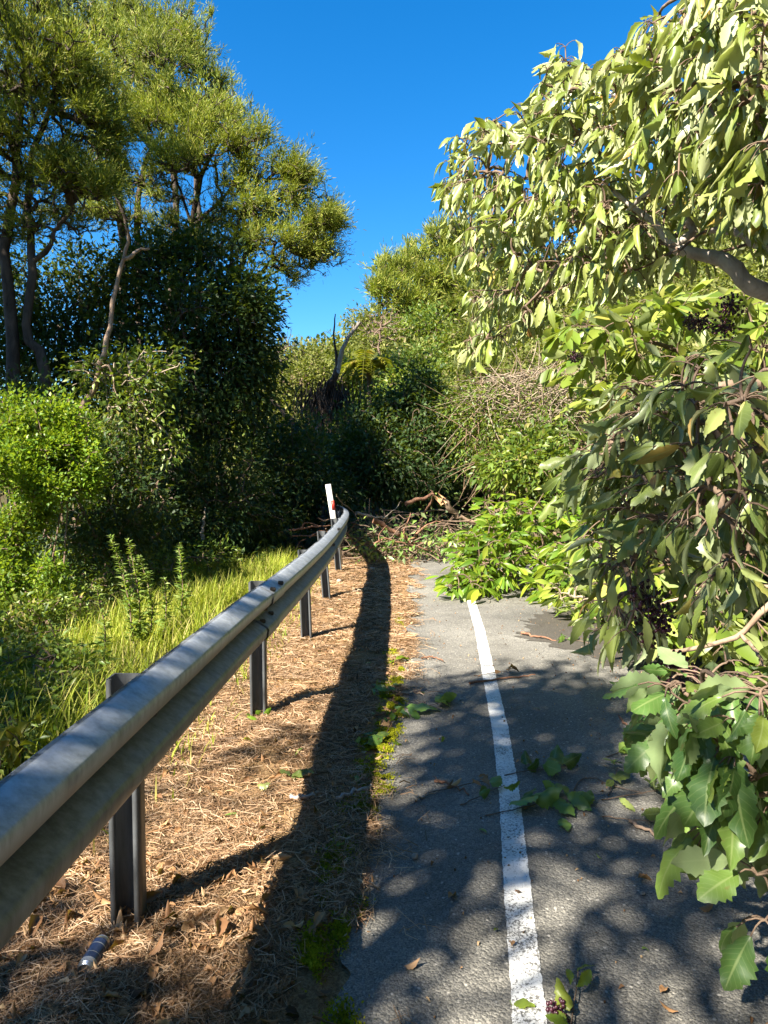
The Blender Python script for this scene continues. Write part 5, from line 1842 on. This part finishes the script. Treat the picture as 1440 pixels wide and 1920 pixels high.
berry_cluster(berry_root, gnd(1050, 1912) + [0, 0, .03], 40, .035)


def loose_leaf(label, px, s, mat, tpl, group, heading=None, name='fallen_leaf', rise=.06):
    c0 = gnd(*px)
    c0[2] = .012 if c0[0] > road_x(c0[1]) else float(ground_h(c0[0], c0[1])) + .028
    az = RNG.uniform(0, 6.28) if heading is None else heading
    d = np.array([[math.cos(az), math.sin(az), rise]])
    mb = MB()
    v, q, uv = tpl
    scatter(mb, v - [0, .5 if rise < .2 else .1, 0], q, c0[None], frames(d, np.array([[.1, .05, 1.0]])), np.array([s]), None, uv)
    o = mb.build(name, M[mat], None, True, c0)
    tag(o, label, 'leaf', group)


GL = 'single leaves fallen on the road and verge'
loose_leaf("large lime leaf propped up right of the white line", (1095, 1515), .11, 'lime', BROAD[2], GL, 1.0, rise=.55)
loose_leaf("green leaf just below the large lime leaf", (1064, 1560), .10, 'fallen_leaf', BROAD[0], GL, 1.6, rise=.25)
loose_leaf("yellow green leaf at the bottom edge left of the line", (978, 1885), .075, 'lime', BROAD[0], GL, 2.7)
loose_leaf("tan leaf on the asphalt in the bottom right corner", (1245, 1860), .045, 'dead_leaf', LITTER[2], GL, .8)
loose_leaf("brown leaf below the tan one at the bottom right", (1253, 1900), .05, 'dead_leaf', LITTER[1], GL, 2.9)
loose_leaf("thin straw coloured leaf left of the line near the bottom", (772, 1817), .05, 'straw', LITTER[1], GL, .05)
loose_leaf("brown curled leaf right of the line below the spray", (1210, 1650), .06, 'dead_leaf', LITTER[0], GL, .1)
loose_leaf("rust brown leaf at the right by the toothed leaves", (1325, 1708), .06, 'dead_leaf', LITTER[1], GL, .05)
loose_leaf("dark brown leaf in the lane left of the line", (848, 1682), .055, 'dead_leaf', LITTER[0], GL, 1.0)
loose_leaf("dark red leaf touching the left side of the line", (960, 1773), .035, 'dead_leaf', LITTER[2], GL, 1.4)
loose_leaf("yellow leaf on the shaded verge near the rail shadow", (465, 1400), .055, 'fern', LITTER[0], GL, .3)
loose_leaf("long green leaf on the sunny verge", (440, 1533), .085, 'fallen_leaf', LONG[0], GL, .35)
loose_leaf("pale tan leaf at the mossy road edge", (597, 1750), .05, 'straw', LITTER[0], GL, .9)
loose_leaf("green leaf beside the bright moss", (640, 1595), .05, 'broad', LITTER[0], GL, .9)
loose_leaf("tiny lime leaf left of the line near the bottom", (930, 1748), .025, 'lime', LITTER[0], GL, .9)
loose_leaf("tiny green leaf right of the line near the bottom", (1210, 1785), .025, 'broad', LITTER[0], GL, .2)
loose_leaf("small yellow leaf on the asphalt right of the line", (1122, 1612), .03, 'lime', LITTER[1], GL, 2.3)
loose_leaf("lime leaf on the sunlit asphalt far right", (1175, 1292), .06, 'lime', LITTER[1], GL, .3)
loose_leaf("yellow leaf under the toothed spray", (1222, 1374), .06, 'fern', LITTER[0], GL, .3)


for i_, (px_, lab_) in enumerate([((700, 1345), "green leaf on the asphalt edge left of the pale sprig"), ((790, 1300), "green leaf fallen above the pale sprig in the left lane"), ((745, 1395), "curled green leaf below the pale sprig at the road edge"),
                                   ((670, 1470), "green leaf in the dark verge above the moss"), ((1000, 1495), "pale green leaf touching the sprig on the white line"), ((1040, 1480), "upturned leaf between the two sprigs right of the line"),
                                   ((905, 1560), "thin green leaf left of the line in the dapples"), ((1150, 1430), "dark leaf lying in the shade right of the lane"), ((690, 1250), "small green leaf in the sun beside the rail shadow"),
                                   ((560, 1420), "green leaf on the verge beyond the shaded sprig"), ((1010, 1330), "tiny green leaf right of the line in the far shade"), ((830, 1390), "small dark leaf in the left lane")]):
    loose_leaf(lab_, px_, RNG.uniform(.055, .085), ['fallen_leaf', 'broad', 'bright_leaf'][i_ % 3], (BROAD + LONG)[i_], GL)


def stone(label, px, s, group='small stones on the asphalt', mat='stone'):
    c0 = gnd(*px)
    c0[2] = float(ground_h(c0[0], c0[1])) if c0[0] < road_x(c0[1]) else 0.002
    v, q = sphere_tpl(10, 7)
    v = v * (1 + RNG.normal(0, .10, (len(v), 1))) * [1, .75, .6] + [0, 0, .45]
    a = RNG.uniform(0, 6)
    Rz = np.array([[math.cos(a), -math.sin(a), 0], [math.sin(a), math.cos(a), 0], [0, 0, 1]])
    mb = MB().add((v @ Rz.T) * s + c0, q)
    o = mb.build('stone', M[mat], None, True, c0)
    tag(o, label, 'stone', group)


stone("pale pink stone in the dappled lane left of the line", (778, 1610), .017)
stone("small reddish stone at the asphalt edge by the moss", (708, 1665), .010)
stone("small brown stone on the sunlit asphalt", (1142, 1312), .016)
stone("tiny tan stone on the asphalt near the dirt", (1108, 1350), .012)
stone("brown pebble below the curled leaf at right", (1205, 1678), .010)
stone("pale stone in the rail shadow on the far verge", (698, 1070), .05)
stone("white stone beside the fourth post", (636, 1092), .05)
stone("grey white stone on the shaded verge", (672, 1378), .02)


def twig_on_ground(label, pts, r, mat='twig', group='twigs dropped on the ground'):
    P = [gnd(*p) for p in pts]
    for q in P:
        q[2] = (.006 if q[0] > road_x(q[1]) else float(ground_h(q[0], q[1])) + .012) + r
    mb = MB()
    limb(mb, P, r, r * .5, 12, 6, r * .5)
    o = mb.build('dropped_twig', M[mat], None, True, P[0])
    tag(o, label, 'twig', group)


twig_on_ground("reddish twig at the edge of the dark dirt", [(978, 1190), (1005, 1197), (1042, 1203)], .012, 'red_twig')
twig_on_ground("bent brown twig crossing the line", [(880, 1285), (930, 1276), (975, 1272), (1003, 1268)], .009, 'red_twig')
twig_on_ground("tan twig near the toothed spray", [(1160, 1345), (1180, 1370), (1210, 1386)], .007, 'red_twig')
twig_on_ground("thin dark twig curving over the lane right of the line", [(1075, 1490), (1085, 1468), (1110, 1462), (1160, 1480), (1205, 1490)], .003)
twig_on_ground("weathered wood chip in the shaded verge", [(545, 1500), (570, 1503), (590, 1498)], .012, 'bark_grey')
twig_on_ground("dark stick at the shaded road edge", [(630, 1508), (660, 1496), (700, 1484)], .012, 'bark_grey')
twig_on_ground("pale broken stick by the right branches", [(1180, 1545), (1205, 1560), (1240, 1575)], .009, 'bark_tan')
twig_on_ground("bundle of brown bark in the shaded lane", [(815, 1470), (850, 1478), (880, 1492)], .008, 'red_twig')
twig_on_ground("thin pale twig at the left of the shaded lane", [(782, 1502), (805, 1493), (825, 1488)], .005, 'dry_twig')
twig_on_ground("short brown twig on the far verge", [(790, 1238), (815, 1236), (832, 1244)], .008, 'red_twig')
twig_on_ground("pale stick on the sunny far verge", [(660, 1118), (680, 1115), (692, 1112)], .014, 'dry_twig')


def grit():
    v, q = sphere_tpl(5, 3)
    n = 900
    y = RNG.uniform(1.4, 8, n)
    x = RNG.uniform(-.1, 3, n)
    p2 = np.stack([x, y], 1)
    keep = (x > road_x(y) + .02) & (RNG.random(n) < np.where((x > 1.2) & (y > 4) & (y < 7.5), 1.0, .35))
    x, y = x[keep], y[keep]
    n = len(x)
    mb = MB()
    s = RNG.uniform(.002, .006, n)
    scatter(mb, v, q, np.stack([x, y, .003 + s * .5], 1), np.tile(np.eye(3), (n, 1, 1)), s)
    v2, q2, uv = LITTER[0]
    n2 = 350
    y = RNG.uniform(1.5, 8.5, n2)
    x = RNG.uniform(0.0, 3, n2)
    k_ = x > road_x(y) + .02
    x, y = x[k_], y[k_]
    az = RNG.uniform(0, 6.28, len(x))
    scatter(mb, v2, q2, np.stack([x, y, np.full(len(x), .007)], 1), frames(np.stack([np.cos(az), np.sin(az), np.zeros(len(x))], 1), np.array([0, 0, 1.0]) + RNG.normal(0, .2, (len(x), 3))), RNG.uniform(.008, .024, len(x)))
    tag(mb.build('road_grit', M['dead_leaf']), "grit and leaf crumbs scattered over the asphalt", "grit", kind='stuff')


grit()

# drinks can lying in the litter
def can():
    c0 = gnd(177, 1812)
    c0[2] = float(ground_h(c0[0], c0[1])) + .026
    ax = unit(np.array([.03, 1.0, .05]))
    root = empty('drink_can', c0, "crushed dark blue drinks can lying in the leaf litter near the first post", "can")
    side = unit(np.cross(ax, [0, 0, 1.0]))
    upv = np.cross(side, ax)

    def lathe(prof, n=24, dent=0.0):
        V = []
        for s, r in prof:
            for j in range(n):
                a = 2 * math.pi * j / n
                rr = r * (1 - dent * max(0, math.sin(a * 1 + .6)) * math.exp(-((s - .0) / .03) ** 2))
                V.append(c0 + ax * s + (side * math.cos(a) + upv * math.sin(a)) * rr)
        m_ = len(prof)
        Q = [(i * n + j, i * n + (j + 1) % n, (i + 1) * n + (j + 1) % n, (i + 1) * n + j) for i in range(m_ - 1) for j in range(n)]
        return np.array(V), Q
    zs = np.linspace(-.052, .042, 12)
    V, Q = lathe([(s, .0265) for s in zs], 24, .16)
    MB().add(V, Q).build('can_body', M['can_blue'], root, True)
    V, Q = lathe([(-.0615, .001), (-.0575, .018), (-.0615, .019), (-.0615, .0205), (-.058, .0225), (-.0525, .0263)])
    MB().add(V, Q).build('can_bottom', M['can_metal'], root, True)
    V, Q = lathe([(.0425, .0263), (.054, .0225), (.0575, .0218), (.0585, .0225), (.0595, .0212), (.057, .019), (.0565, .001)])
    MB().add(V, Q).build('can_lid', M['can_metal'], root, True)
    for s0, w_ in ((-.052, .016), (.022, .0025), (-.012, .002)):
        V, Q = lathe([(s0, .0268), (s0 + w_, .0268)], 24, .16 * math.exp(-(s0 / .03) ** 2))
        MB().add(V, Q).build('printed_band', M['can_white'], root, True)


can()
